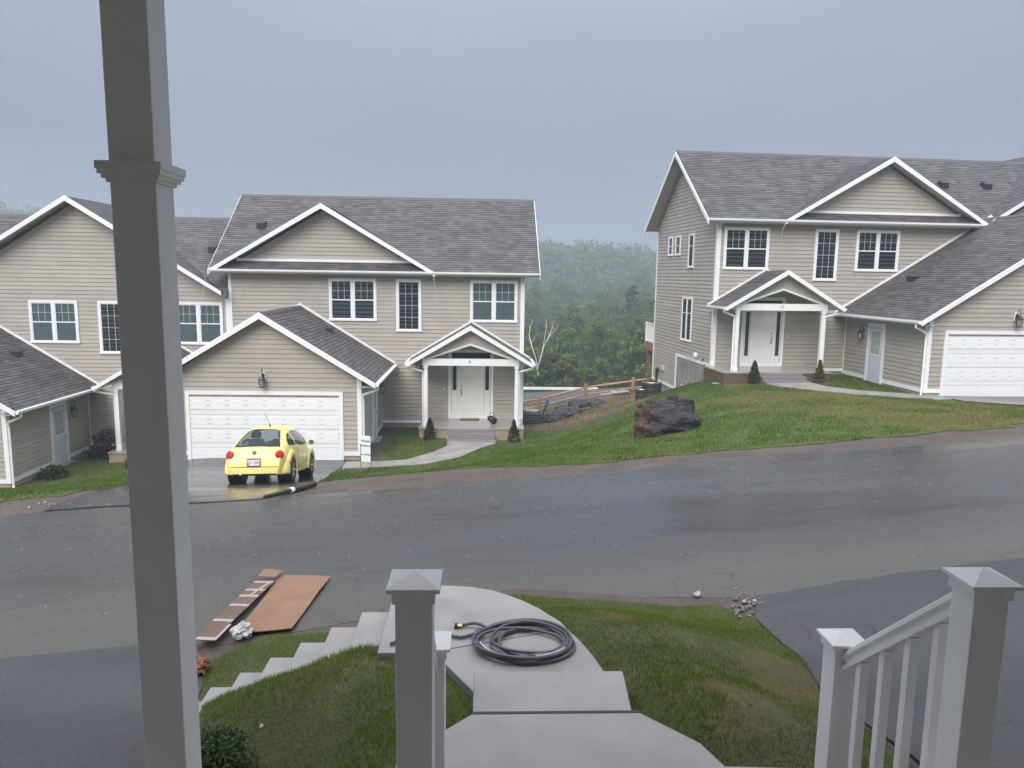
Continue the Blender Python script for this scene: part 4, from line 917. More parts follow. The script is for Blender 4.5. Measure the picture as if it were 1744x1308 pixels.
def railing(label, x, z_near=5.245, z_far=4.655, yn=2.24, yf=3.0, nb=4, dx=0.0):
    root = empty('stair_railing', (0, 0, 0), label=label, cat='railing', group='white railings beside the porch stairs')
    newel(root, x+dx, yn, 4.4, z_near); newel(root, x, yf, 3.75, z_far)
    y0, y1 = yn+.058, yf-.058; za, zb = z_near-.075, z_far-.05
    # top rail: rounded hand grip over a narrower web
    def sec(y, z, pr): return [(x+dx*(yf-y)/(yf-yn)+a, y, z+b) for a, b in pr]
    grip = [(-.033, 0), (-.03, .022), (-.015, .034), (.015, .034), (.03, .022), (.033, 0), (.02, -.012), (.02, -.03), (.03, -.036), (.03, -.06), (-.03, -.06), (-.03, -.036), (-.02, -.03), (-.02, -.012)]
    MB().loft(sec(y0, za, grip), sec(y1, zb, grip)).obj('top_rail', 'vinyl', root)
    MB().loft(sec(y0, za-.72, grip), sec(y1, zb-.72, grip)).obj('bottom_rail', 'vinyl', root)
    for k in range(nb):
        t = (k+.72)/(nb+.45); y = y0+(y1-y0)*t; z = za+(zb-za)*t
        xb = x+dx*(1-t); bev(MB().box(xb-.019, xb+.019, y-.019, y+.019, z-.76, z-.05).obj('baluster', 'vinyl', root), .003)
    return root
railing('white stair railing on the side by the grass bank and cardboard, seen end-on', -.203)
railing('white stair railing with its balusters showing, beside the black driveway', 1.568, 5.25, 4.66, dx=.04)

# ------------------------------------------------------------------ blobs: stones, bags
def blob(name, matname, loc, size, seed, sub=2, rough=.35, flat=True, parent=None, freq=1.6, mats=None):
    bm = bmesh.new(); bmesh.ops.create_icosphere(bm, subdivisions=sub, radius=1.0); rs = random.Random(seed)
    ax = [Vector((rs.gauss(0, 1), rs.gauss(0, 1), rs.gauss(0, 1))).normalized() for _ in range(14)]; ph = [rs.uniform(.55, 1.0) for _ in ax]
    from mathutils import noise
    off = Vector((rs.uniform(-50, 50), rs.uniform(-50, 50), rs.uniform(-50, 50)))
    for v in bm.verts:
        d = v.co.normalized(); r = 1.0
        for a, p in zip(ax, ph):
            k = d.dot(a)
            if k > .15: r = min(r, p/k)
        r *= 1+rough*.5*noise.noise(d*freq+off)+rough*.25*noise.noise(d*freq*3+off)
        v.co = Vector((d.x*size[0], d.y*size[1], d.z*size[2]))*r
    me = bpy.data.meshes.new(name); bm.to_mesh(me); bm.free(); me.materials.append(MATS[matname])
    if not flat: me.polygons.foreach_set('use_smooth', [True]*len(me.polygons))
    o = link(name, me, parent); o.location = loc; o.rotation_euler = (0, 0, rs.uniform(0, 6)); return o

# boulder on the bank
def boulder():
    m, t, b = newmat('boulder'); tc = N(t, 'ShaderNodeTexCoord'); vec = tc.outputs['Object']
    mp = N(t, 'ShaderNodeMapping'); mp.inputs['Rotation'].default_value = (0, R(-14), 0); mp.inputs['Scale'].default_value = (.8, 1, 3.2); t.links.new(vec, mp.inputs[0])
    n1, r1 = ramp_noise(t, mp.outputs[0], 2.2, 9, [(.30, (.010, .010, .011)), (.52, (.028, .026, .029)), (.66, (.052, .047, .050)), (.75, (.24, .22, .21))], .65)
    # rusty weathering on the face turned to the lower house
    ge = N(t, 'ShaderNodeNewGeometry'); sx = N(t, 'ShaderNodeSeparateXYZ'); t.links.new(tc.outputs['Object'], sx.inputs[0])
    n2 = N(t, 'ShaderNodeTexNoise'); n2.inputs['Scale'].default_value = 2.5; n2.inputs['Detail'].default_value = 5; t.links.new(vec, n2.inputs['Vector'])
    ma = N(t, 'ShaderNodeMath', operation='MULTIPLY_ADD'); ma.inputs[1].default_value = .55; t.links.new(n2.outputs['Fac'], ma.inputs[0]); t.links.new(sx.outputs['X'], ma.inputs[2])
    mr = N(t, 'ShaderNodeMapRange'); mr.inputs[1].default_value = -.42; mr.inputs[2].default_value = -.22; mr.inputs[3].default_value = .9; mr.inputs[4].default_value = 0; t.links.new(ma.outputs[0], mr.inputs[0])
    mx_ = N(t, 'ShaderNodeMix', data_type='RGBA'); t.links.new(mr.outputs[0], mx_.inputs[0]); t.links.new(r1.outputs[0], mx_.inputs[6])
    n3, r3 = ramp_noise(t, vec, 7, 6, [(.3, (.030, .020, .015)), (.7, (.10, .058, .036))]); t.links.new(r3.outputs[0], mx_.inputs[7])
    t.links.new(mx_.outputs[2], b.inputs['Base Color']); b.inputs['Roughness'].default_value = .6; b.inputs['Specular IOR Level'].default_value = .3
    bp = N(t, 'ShaderNodeBump'); bp.inputs['Strength'].default_value = .8; bp.inputs['Distance'].default_value = .05
    n4 = N(t, 'ShaderNodeTexNoise'); n4.inputs['Scale'].default_value = 9; n4.inputs['Detail'].default_value = 8; t.links.new(mp.outputs[0], n4.inputs['Vector'])
    t.links.new(n4.outputs['Fac'], bp.inputs['Height']); t.links.new(bp.outputs[0], b.inputs['Normal'])
    from mathutils import noise
    base = Vector((5.3, 20.7, 1.75))
    P = [(1080, 745, 20.7), (1081, 692, 21.5), (1112, 678, 20.65), (1150, 675, 20.9), (1173, 677, 20.8), (1189, 699, 20.6), (1196, 735, 20.6), (1090, 748, 19.95), (1108, 735, 20.0), (1108, 712, 20.25), (1140, 712, 20.1), (1188, 716, 20.2), (1150, 722, 19.95), (1128, 690, 20.5), (1170, 690, 20.6)]
    pts = [at_y(a, b_, y)-base for a, b_, y in P] + [Vector((-.7, 1.3, -.3)), Vector((.9, 1.2, -.2)), Vector((-.6, 1.2, .5)), Vector((.6, 1.2, .6)), Vector((-.9, .2, -.6)), Vector((.9, -.3, -.6)), Vector((-.6, -.6, -.5)), Vector((.7, -.7, -.4))]
    bm = bmesh.new()
    for p in pts: bm.verts.new(p)
    r = bmesh.ops.convex_hull(bm, input=bm.verts[:]); bmesh.ops.delete(bm, geom=[v for v in bm.verts if not v.link_faces], context='VERTS')
    bmesh.ops.triangulate(bm, faces=bm.faces[:])
    for _ in range(4): bmesh.ops.subdivide_edges(bm, edges=[e for e in bm.edges if e.calc_length() > .07], cuts=1, use_grid_fill=True); bmesh.ops.triangulate(bm, faces=bm.faces[:])
    bm.normal_update()
    for v in bm.verts:
        q = Vector((v.co.x*1.3-.25*v.co.z, v.co.y*1.3, v.co.z*4.2+v.co.x*.9))
        st_ = q.z*1.1+.5*noise.noise(q*.8); dsp = .13*noise.noise(q*1.0)+.028*(noise.cell(Vector((q.x*.7, q.y*.7, st_)))-.5)+.04*abs(noise.noise(q*2.2))+.02*noise.noise(q*5); vd_ = noise.voronoi(q*.95+Vector((3, 1, 7)))[0]; dsp += .16*min(.55, vd_[1]-vd_[0])-.05
        if v.co.z < .28 and v.co.y < -.1 and v.co.x > -.35: dsp -= .13          # undercut along the foot
        v.co += v.normal*dsp
    me = bpy.data.meshes.new('boulder'); bm.to_mesh(me); bm.free(); me.materials.append(m)
    o = link('boulder', me); o.location = base
    tag(o, 'big dark layered boulder with a rusty face on the grass bank', 'boulder')
boulder()

# ------------------------------------------------------------------ the yellow car
def car(loc, rz, pitch, roll):
    root = empty('car', loc, 0, label='small rounded yellow car parked nose-in at the garage of number 9', cat='car')
    root.rotation_mode = 'XYZ'
    root.matrix_world = Matrix.Translation(loc) @ Matrix.Rotation(rz, 4, 'Z') @ Matrix.Rotation(pitch, 4, 'X') @ Matrix.Rotation(roll, 4, 'Y')
    # y=0 at the rear axle, +y forward
    TY = [-.86, -.84, -.80, -.72, -.60, -.42, -.2, .1, .45, .85, 1.25, 1.6, 1.95, 2.25, 2.5, 2.75, 3.0, 3.15, 3.22]
    TZ = [.50, .66, .78, .88, .98, 1.10, 1.22, 1.35, 1.44, 1.49, 1.50, 1.46, 1.36, 1.20, 1.04, .96, .86, .72, .50]
    WY = [-.86, -.82, -.72, -.55, -.3, 0, .5, 1.2, 1.9, 2.3, 2.7, 3.0, 3.15, 3.22]
    WX = [.58, .645, .69, .73, .755, .77, .79, .80, .79, .76, .70, .60, .48, .34]
    BZ = [.27, .25, .245, .245, .25, .25, .24, .23, .23, .24, .28, .3, .33, .40]
    ny, nu = 150, 56
    yy = np.r_[np.linspace(-.86, -.6, 24)[:-1], np.linspace(-.6, 2.9, 110), np.linspace(2.9, 3.22, 18)[1:]]
    def prof(y):
        T = np.interp(y, TY, TZ); W = np.interp(y, WY, WX); B = np.interp(y, WY, BZ); return T, W, B
    rows = []
    for y in yy:
        T, W, B = prof(y); row = []
        for k in range(nu+1):
            u = k/nu
            if u < .25:                                   # rocker and side up to the waist
                f = u/.25; z = B+(.62-B)*f if T > .7 else B+(T-B)*.5*f
                x = W*(.93+.07*math.sin(f*math.pi/2))
            else:
                f = (u-.25)/.75; z0 = .62 if T > .7 else B+(T-B)*.5
                th = f*math.pi/2
                sz = math.sin(th)**.80; cx = math.cos(th)**.66
                z = z0+(T-z0)*sz; x = W*cx
            row.append((x, y, z))
        rows.append(row)
    allv = []; faces = []; cent = []
    for i, row in enumerate(rows):
        full = [(-x, y, z) for x, y, z in reversed(row)][:-1]+row[::1]
        full = [(x, y, z) for x, y, z in row]+[(-x, y, z) for x, y, z in reversed(row[:-1])]
        allv.append(full)
    nj = len(allv[0]); V_ = [p for r_ in allv for p in r_]
    def region(c):
        x, y, z = c; T, W, B = prof(y)
        ax = abs(x)
        # rear window: on the sloping back, inside the pillars
        if -.64 < y < .28 and z > .93 and ax < .40+.20*(1-(y+.64)/.92)*1.0 and T-z < .075+.05*(1-(y+.64)/.92): return 'rear_window'
        if 1.74 < y < 2.44 and z > 1.02 and ax < .60 and T-z < .16: return 'windscreen'
        # side windows: a half-ellipse arch
        arch = .955+.40*math.sqrt(max(0, 1-((y-.98)/1.12)**2))
        if ax > .34 and -.14 < y < 2.1 and .955 < z < arch:
            if y < .36: return 'quarter_window' + ('_r' if x > 0 else '_l') if (.34-y)*.9+.0 < .46 or True else None
            if y > .43: return 'door_window' + ('_r' if x > 0 else '_l')
        return None
    parts = {}
    for i in range(len(allv)-1):
        for j in range(nj-1):
            q = (i*nj+j, i*nj+j+1, (i+1)*nj+j+1, (i+1)*nj+j)
            c = tuple(sum(V_[k][m_] for k in q)/4 for m_ in range(3))
            g_ = region(c); parts.setdefault(g_ or 'body', []).append(q)
    for cap in (0, len(allv)-1): parts['body'].append(tuple(cap*nj+j for j in range(nj)))
    def sub(name, fs, matname, parent, smooth=True):
        used = sorted({k for f in fs for k in f}); mp_ = {k: i for i, k in enumerate(used)}
        mb = MB(); mb.v = [V_[k] for k in used]; mb.f = [tuple(mp_[k] for k in f) for f in fs]; mb.m = [0]*len(mb.f)
        return mb.obj(name, matname, parent, smooth=smooth)
    body = sub('body', parts['body'], 'yellow', root)
    for k, nme in (('rear_window', 'rear_window'), ('windscreen', 'windscreen'), ('quarter_window_r', 'quarter_window'), ('quarter_window_l', 'quarter_window'), ('door_window_r', 'door_window'), ('door_window_l', 'door_window')):
        if k in parts: sub(nme, parts[k], 'carglass', root)
    MB().box(-.68, .68, -.45, 3.0, .20, .30).obj('underbody', 'black', root)
    # pontoon wings over the wheels
    for sx in (-1, 1):
        for ay, nm in ((0, 'rear_wing'), (2.51, 'front_wing')):
            mb = MB(); nt_, npf = 40, 14; lo, hi = (-24, 206)
            for i in range(nt_+1):
                th = R(lo+(hi-lo)*i/nt_); cy, cz = math.cos(th), math.sin(th)
                # the wing runs out long towards the nearer end of the car
                end = (-cy if ay == 0 else cy); stretch = 1+.26*max(0, end)**1.5
                for k in range(npf+1):
                    f = k/npf; r_ = .335+(.30*f if f < 1 else .30)
                    x = .845*math.cos((f**1.7)*math.pi/2*.62)**1.0 if f > 0 else .845
                    r2 = .335+.27*math.sin(f*math.pi/2)
                    x = .80-.02*(1-f)+.055*math.sin(min(1, f*2.2)*math.pi/2)-.36*f**2.6
                    yv = cy*r2*(1+(stretch-1)*f); zv = .315+cz*r2*(.98)
                    mb.v.append((sx*x, ay+yv, max(.24, zv)))
            for i in range(nt_):
                for k in range(npf):
                    a_ = i*(npf+1)+k; mb.f.append((a_, a_+1, a_+npf+2, a_+npf+1)); mb.m.append(0)
            mb.obj(nm, 'yellow', root, smooth=True)
            # dark wheel housing
            MB().lathe([(.0, .45), (.345, .45), (.345, .80)], 20, 0, 'x', (0, ay, .315)).obj('wheel_housing', 'black', root).scale = (sx, 1, 1)
            wh = MB().lathe([(.19, .60), (.285, .595), (.315, .63), (.315, .76), (.29, .80), (.205, .805), (.20, .77)], 28, 0, 'x', (0, ay, .315)).obj('wheel', 'tyre', root, smooth=True); wh.scale = (sx, 1, 1)
            rim = MB().lathe([(.205, .80), (.19, .78), (.18, .72), (0, .70)], 24, 0, 'x', (0, ay, .315))
            for k in range(6):
                a_ = k*math.pi/3; rim.tube([(.785, ay+.03*math.cos(a_), .315+.03*math.sin(a_)), (.79, ay+.195*math.cos(a_), .315+.195*math.sin(a_))], .03, 5, 1)
            rim.lathe([(.06, .77), (.05, .80), (0, .805)], 12, 1, 'x', (0, ay, .315))
            rim.obj('rim', ['darkmetal', 'alloy'], wh)
    # tail: bumper seam, lights, plate, badge
    def surf(x, z):
        """rear surface y at (x, z)"""
        for y in np.linspace(-.86, .3, 400):
            T, W, B = prof(y)
            z0 = .62
            if T <= z: continue
            if z <= z0: xx = W*(.93+.07*math.sin(min(1, max(0, (z-B)/(z0-B)))*math.pi/2))
            else:
                sz = (z-z0)/(T-z0); th = math.asin(min(1, sz**(1/.80))); xx = W*math.cos(th)**.66
            if xx >= abs(x): return y
        return .0
    for sx in (-1, 1):
        mb = MB(); cx_, cz_ = sx*.615, .74; y0 = min(surf(cx_, cz_), -.52)
        n_ = Vector((sx*.55, -1, .22)).normalized(); u_ = Vector((0, 0, 1)).cross(n_).normalized(); v_ = n_.cross(u_); c_ = Vector((cx_, y0-.02, cz_))
        rg = [(.112, -.03), (.112, .010), (.10, .024), (.06, .036), (0, .04)]
        for r_, h in rg:
            for k in range(18): a_ = k*math.pi/9; mb.v.append(tuple(c_+u_*r_*math.cos(a_)+v_*r_*math.sin(a_)+n_*h))
        for i in range(len(rg)-1):
            for k in range(18): mb.f.append((i*18+k, i*18+(k+1) % 18, (i+1)*18+(k+1) % 18, (i+1)*18+k)); mb.m.append(0)
        mb.obj('tail_light', 'red_plastic', root, smooth=True)
        MB().lathe([(0, -.035), (.05, -.03), (.055, 0), (.05, .03)], 14, 0, 'y', (sx*.56, -.775, .36)).obj('fog_light', 'chrome', root)
        MB().box(sx*.80, sx*.845, -.50, -.40, .50, .56).obj('side_marker', 'red_plastic', root)
        mr = MB(); rg2 = [(.0, -.03), (.075, -.028), (.085, 0), (.07, .04), (.0, .065)]
        mr.lathe(rg2, 12, 0, 'y', (sx*.90, 1.93, 1.0)); mr.box(sx*.78, sx*.86, 1.9, 1.96, .93, .98); mo = mr.obj('door_mirror', 'yellow', root, smooth=True); MB().lathe([(0, -.034), (.066, -.033), (.07, -.02)], 14, 0, 'y', (sx*.90, 1.93, 1.0)).obj('mirror_glass', 'chrome', mo)
        MB().tube([(sx*.80, .52, .9), (sx*.835, .52, .5), (sx*.80, .56, .28)], .006, 4).obj('door_seam', 'rubber', root)
        MB().box(sx*.79, sx*.825, .62, .80, .86, .90).obj('door_handle', 'yellow', root)
    bar = MB()
    for k in range(17):
        x = -.66+1.32*k/16; bar.v.append((x, surf(x, .44)-.012, .435)); bar.v.append((x, surf(x, .44)-.012, .447))
    for k in range(16): bar.f.append((2*k, 2*k+1, 2*k+3, 2*k+2)); bar.m.append(0)
    bar.obj('bumper_seam', 'rubber', root)
    # boot lid seam: a U from the window corners
    path = []
    for k in range(29):
        t_ = k/28; x = -.58+1.16*t_; q = min(1, max(0, (abs(x)-.22)/.36)); z = .655+.27*(q**1.6); path.append((x, surf(x, z)-.002, z))
    MB().tube(path, .006, 4).obj('lid_seam', 'rubber', root)
    MB().box(-.15, .15, surf(0, .92)-.012, surf(0, .92)+.02, .912, .925).obj('brake_light', 'red_plastic', root)
    yb = surf(0, .79)
    em = MB().lathe([(0, -.012), (.055, -.012), (.062, 0), (.062, .02)], 18, 0, 'y', (0, yb-.012, .79)).obj('badge', 'chrome', root)
    bl = MB()
    for pth in ([(-.03, .84), (0, .79), (.03, .84)], [(-.047, .815), (-.022, .742), (0, .785), (.022, .742), (.047, .815)]): bl.tube([(x, yb-.027, z) for x, z in pth], .0055, 4)
    bl.obj('badge_letters', 'rubber', em)
    yp = surf(0, .56)
    pl = MB().box(-.155, .155, yp-.03, yp-.018, .47, .63).obj('plate', 'platewhite', root)
    fr_ = MB()
    for a0, a1, b0, b1 in ((-.165, .165, .625, .642), (-.165, .165, .458, .475), (-.165, -.15, .475, .625), (.15, .165, .475, .625)): fr_.box(a0, a1, yp-.034, yp-.016, b0, b1)
    fr_.obj('plate_frame', 'darkmetal', pl)
    MB().box(-.145, -.115, yp-.0325, yp-.03, .48, .55).obj('plate_sticker', 'numgrey', pl)
    mt = Matrix(((1, 0, 0, .012), (0, 0, -1, yp-.031), (0, 1, 0, .548), (0, 0, 0, 1)))
    text_mesh('51 25B', .085, 'plate_number', 'platered', pl, mt, .001)
    MB().tube([(.06, .55, 1.46), (.06, .53, 1.5)], .022, 8).obj('aerial_base', 'rubber', root)
    MB().tube([(.06, .54, 1.49), (-.02, .18, 1.87)], [.006, .003], 5).obj('aerial', 'rubber', root)
    # seats
    for x in (-.36, .36):
        st = MB().box(x-.24, x+.24, 1.0, 1.5, .45, .62); st.prism([(x-.24, .86, .5), (x+.24, .86, .5), (x+.2, .72, 1.12), (x-.2, .72, 1.12)], (0, .14, 0)); st.box(x-.13, x+.13, .72, .82, 1.14, 1.32); bev(st.obj('seat', 'seat', root), .04, 3)
        hr = MB().tube([(x+.13*math.cos(a_), -.05+.02*abs(math.sin(a_)), .99+.12*math.sin(a_)) for a_ in np.linspace(0, math.pi, 9)], .035, 6); hr.obj('rear_headrest', 'seat', root)
    MB().box(-.6, .6, -.1, .02, .5, .95).obj('rear_seat', 'seat', root)
    MB().box(-.68, .68, 1.9, 2.3, .6, .96).obj('dashboard', 'seat', root)
    MB().tube([(-.32, -.80, .28), (-.32, -.90, .27)], .03, 8).obj('exhaust', 'chrome', root)
    return root
cx, cy = -5.72, 19.35; crz = R(2)
zr = h1(cx, cy)+.034; zf = h1(cx, cy+2.51)+.034; zl, zq = h1(cx-.75, cy+.8), h1(cx+.75, cy+.8)
car((cx, cy, zr), crz, math.atan2(zf-zr, 2.51), -math.atan2(zq-zl, 1.5))

# ------------------------------------------------------------------ signs and small things across the road
def post_sign():
    p = Vector((-3.5, 22.4, h1(-3.5, 22.4)+.02))
    r = empty('yard_sign', p, R(-14), label='white Private Residence No Parking sign on a black wire stake', cat='sign')
    MB().box(-.155, .155, -.008, .008, .36, 1.16).obj('panel', 'signwhite', r)
    fr_ = MB()
    fr_.tube([(-.17, 0, .9), (-.165, 0, .2), (-.06, 0, .10), (-.055, 0, -.25)], .009, 6); fr_.tube([(.17, 0, .9), (.165, 0, .2), (.06, 0, .10), (.055, 0, -.25)], .009, 6); fr_.tube([(-.06, 0, .04), (.06, 0, .04)], .009, 6)
    fr_.obj('wire_stake', 'black', r)
    for txt, z, s in (('Private', 1.0, .092), ('Residence', .86, .075), ('No Parking', .585, .072)):
        text_mesh(txt, s, 'lettering', 'signgreen', r, Matrix(((1.05, 0, 0, 0), (0, 0, -1, -.009), (0, 1.2, 0, z), (0, 0, 0, 1))), .001)
post_sign()
def dpipe():
    P = [hit(450, 853), hit(478, 846), hit(500, 840), hit(520, 835), hit(537, 830)]
    P = [(p.x, p.y, h1(p.x, p.y)+.075) for p in P]
    r = empty('drain_pipe', P[2], label='black corrugated drain pipe lying at the mouth of the driveway', cat='pipe')
    L = [Vector(p)-Vector(P[2]) for p in P]; path = []
    for i in range(4):
        for k in range(14): path.append(L[i].lerp(L[i+1], k/14))
    MB().tube(path, [(.036+.02*i/len(path))+(.007 if i % 2 else 0) for i in range(len(path))], 10).obj('hose_body', 'rubber', r)
    q = path[26]; d_ = (path[28]-path[24]).normalized()
    MB().tube([q-d_*.05, q+d_*.05], .058, 10).obj('paper_tag', 'signwhite', r)
dpipe()
# black handbag and mat on the porch of number 9
def w9(s, v, w): return Vector((O9[0]-s, O9[1]+v, O9[2]+w))
bg = empty('bag', w9(1.22, -1.15, 0), label='black bag with a handle on the porch of number 9', cat='bag')
blob('bag_body', 'black', (0, 0, .18), (.22, .15, .20), 5, 3, .2, False, bg)
MB().tube([(-.1, 0, .33), (-.05, 0, .44), (.03, 0, .46), (.08, 0, .34)], .014, 6).obj('handle', 'black', bg)
dm = MB().box(-.38, .38, -.18, .18, .0, .02).obj('doormat', 'dirtstraw'); dm.location = w9(2.1, -.32, .004); tag(dm, 'straw-coloured doormat in front of the door of number 9', 'mat')
# air conditioner at the corner of number 9
ac = empty('air_conditioner', (2.1, 31.3, h1(2.1, 31.3)-.1), label='dark air conditioner unit at the corner of number 9', cat='air conditioner')
bev(MB().box(-.40, .40, -.40, .40, .05, .62).obj('casing', 'acmetal', ac), .14, 4)
for k in range(9): MB().tube([(-.43, -.43, .12+k*.065), (.43, -.43, .12+k*.065)], .004, 4).obj('grille_bar', 'galv', ac)
MB().lathe([(.33, .61), (.33, .64), (.28, .65), (0, .66)], 20, 0).obj('fan_guard', 'galv', ac)
# black window wells against number 11
for px, py, r_, hh, lb in ((1092, 681, .27, .62, 'low curved black plastic window well standing loose beside number 11'), (1109, 678, .44, .8, 'taller curved black plastic window well at the back corner of number 11')):
    b_ = at_y(px, py, 33.3); b_.z = h1(b_.x, b_.y)
    ww = empty('window_well', b_, R(4), label=lb, cat='window well')
    mb = MB(); n_ = 20; rows_ = 8
    for j in range(rows_+1):
        z = -.15+(hh+.15)*j/rows_
        for k in range(n_+1): a_ = math.pi+math.pi*k/n_; q = r_+(.012 if j % 2 else 0); mb.v.append((q*math.cos(a_), q*math.sin(a_), z))
    for j in range(rows_):
        for k in range(n_): a_ = j*(n_+1)+k; mb.f.append((a_, a_+1, a_+n_+2, a_+n_+1)); mb.m.append(0)
    mb.obj('shell', 'acmetal', ww)
    MB().tube([(r_*math.cos(math.pi+math.pi*k/n_), r_*math.sin(math.pi+math.pi*k/n_), hh) for k in range(n_+1)], .025, 6).obj('rim', 'galv', ww)
    MB().box(-r_, r_, -.01, .01, -.15, hh*.7).obj('back_plate', 'acmetal', ww)
# rock pile and scattered stones behind
k = 0
for px, py, sc in [(920, 716, .28), (930, 718, .22), (941, 712, .34), (948, 716, .25), (955, 706, .45), (963, 704, .38), (958, 699, .36), (972, 697, .15), (980, 692, .40), (988, 689, .38), (995, 693, .34), (1003, 691, .3), (968, 710, .26), (984, 704, .3), (1012, 689, .3), (1022, 687, .26), (935, 707, .12), (992, 701, .22)]:
    p = hit(px, py, 20); k += 1
    o = blob('rock', 'stonewhite' if k in (8, 17) else 'rockdark', (p.x, p.y, p.z+sc*.15), (sc*1.3, sc*1.1, sc*.8), 100+k, 2, .4)
    if k in (8, 17): tag(o, 'pale chunk of stone lying among the dark rubble pile' if k == 8 else 'small pale stone at the lower edge of the rubble pile', 'rock')
    else: tag(o, 'dark slaty rock in the rubble pile below the rail fence', 'rock', 'rocks of the rubble pile')
rs = random.Random(17)
for i in range(26):
    px = rs.uniform(925, 1020); py = 716-(px-925)*.29+rs.uniform(-5, 6); p = hit(px, py, 20); sc = rs.uniform(.10, .26)
    o = blob('rock', 'rockdark', (p.x, p.y, p.z+sc*.2), (sc*1.4, sc, sc*.7), 800+i, 2, .5); tag(o, 'dark slaty rock in the rubble pile below the rail fence', 'rock', 'rocks of the rubble pile')
sh = empty('shovel', hit(925, 718, 20), label='blue handled tool stuck in the dirt beside the rubble pile', cat='tool')
MB().tube([(-.15, 0, -.1), (.12, 0, .75)], .025, 6).obj('shaft', 'black', sh); MB().prism([(.1, -.05, .62), (.2, -.05, .68), (.24, -.05, .98), (.12, -.05, .95)], (0, .1, 0)).obj('blade', 'blue_plastic', sh)
# split rail fence
fe = empty('rail_fence', (3.47, 45, -2.2), label='brown split-rail fence stepping up the slope behind the houses', cat='fence')
FP_ = [(.0, 45, -2.6), (3.47, 45, -2.1), (6.29, 45, -1.34), (9.19, 45, -.91), (12.2, 45, -.5)]
for i, (x, y, z) in enumerate(FP_):
    b_ = Vector((x, y, z))-Vector((3.47, 45, -2.2)); o = MB().tube([b_+Vector((0, 0, -.5)), b_+Vector((0, 0, .5)), b_+Vector((.01, 0, 1.04))], [.12, .115, .10], 8).obj('post', 'railwood', fe)
    if i:
        a_ = Vector(FP_[i-1])-Vector((3.47, 45, -2.2))
        for hh in (.40, .84): MB().tube([a_+Vector((0, .02, hh)), (a_+b_)/2+Vector((0, 0, hh+random.uniform(-.03, .03))), b_+Vector((0, -.02, hh))], [.055, .075, .055], 7).obj('rail', 'railwood', fe)
# white guard rail along the lower road
gr = empty('guard_rail', (6, 73.5, -5.5), label='long white guard rail along the lower road', cat='barrier')
pts_ = [(-60, 73.6), (0, 73.4), (9.6, 73.4)]
MB().prism([(-66, .1, .48), (-66, .1, .74), (-66, .2, .74), (-66, .2, .48)], (71.5, 0, 0)).obj('rail', 'white', gr)
for k in range(8): MB().box(-62+k*9, -61.85+k*9, .2, .35, -.4, .7).obj('post', 'galv', gr)
for i, (px, py) in enumerate([(1026, 673.5), (1031, 673), (1036, 672.6), (1041, 672.4), (1046, 672), (1051, 671.8), (1056, 671.5), (1061, 671.3), (1066, 671)]):
    p = hit(px, py, 30); o = blob('stone', 'stonewhite', (p.x, p.y, p.z+.1), (.34, .22, .13), 300+i, 2, .3); tag(o, 'white stone in the row at the end of the guard rail', 'stone', 'white stones by the lower road')

# ------------------------------------------------------------------ small things on this side
def sheet(name, quad, th, matname, parent, n=8, warp=.012, seed=1, off=.05, base=None):
    rs = random.Random(seed); a, b, c_, d_ = [Vector(q) for q in quad]; mb = MB(); top = []
    from mathutils import noise
    for i in range(n+1):
        for j in range(n+1):
            p = a.lerp(b, i/n).lerp(d_.lerp(c_, i/n), j/n); z = h1(p.x, p.y)+off+warp*(noise.noise(Vector((p.x*2.2, p.y*2.2, seed)))+.5)
            q = Vector((p.x, p.y, z))-base; top.append(q)
    nn = len(top); mb.v = [tuple(q) for q in top]+[(q.x, q.y, q.z-th) for q in top]
    for i in range(n):
        for j in range(n):
            k = i*(n+1)+j; mb.f.append((k, k+1, k+n+2, k+n+1)); mb.f.append((nn+k, nn+k+n+1, nn+k+n+2, nn+k+1))
    ed = [(i*(n+1), (i+1)*(n+1)) for i in range(n)]+[((i+1)*(n+1)+n, i*(n+1)+n) for i in range(n)]+[(j+1, j) for j in range(n)]+[(n*(n+1)+j, n*(n+1)+j+1) for j in range(n)]
    for k, l in ed: mb.f.append((k, l, nn+l, nn+k))
    mb.m = [0]*len(mb.f)
    return mb.obj(name, matname, parent)
def px2(px, py): p = hit(px, py); return (p.x, p.y)
Q = [px2(404, 1090), px2(497, 1078), px2(563, 988), px2(478, 986)]
ce = Vector((*px2(490, 1030), 0)); ce.z = h1(ce.x, ce.y)
cb_ = empty('cardboard_sheet', ce, label='large flattened tan cardboard sheet lying on the road', cat='cardboard')
sheet('board', Q, .008, 'card', cb_, 12, .014, 3, .052, ce)
Q2 = [px2(333, 1104), px2(367, 1106), px2(470, 1000), px2(438, 999)]
ce2 = Vector((*px2(400, 1055), 0)); ce2.z = h1(ce2.x, ce2.y)
cs = empty('cardboard_strip', ce2, label='long narrow darker cardboard strip crossed with pale tape', cat='cardboard')
sheet('board', Q2, .008, 'carddark', cs, 10, .012, 5, .088, ce2)
def lerpq(Qd, u, v): a, b, c_, d_ = [Vector(q) for q in Qd]; p = a.lerp(b, u).lerp(d_.lerp(c_, u), v); return (p.x, p.y)
for i, v in enumerate((.0, .235, .49, .655, .77, .93)):
    sheet('tape', [lerpq(Q2, .0, v), lerpq(Q2, 1, v), lerpq(Q2, 1, v+.035), lerpq(Q2, 0, v+.035)], .002, 'tape', cs, 4, .012, 5, .091, ce2)
for (u0, v0), (u1, v1) in (((.45, .66), (.8, .97)), ((.9, 0), (.97, .2))):
    sheet('tape', [lerpq(Q2, u0, v0), lerpq(Q2, u0+.14, v0), lerpq(Q2, u1+.14, v1), lerpq(Q2, u1, v1)], .002, 'tape', cs, 6, .012, 5, .093, ce2)
Q3 = [px2(440, 1000), px2(468, 999), px2(483, 986), px2(450, 985)]
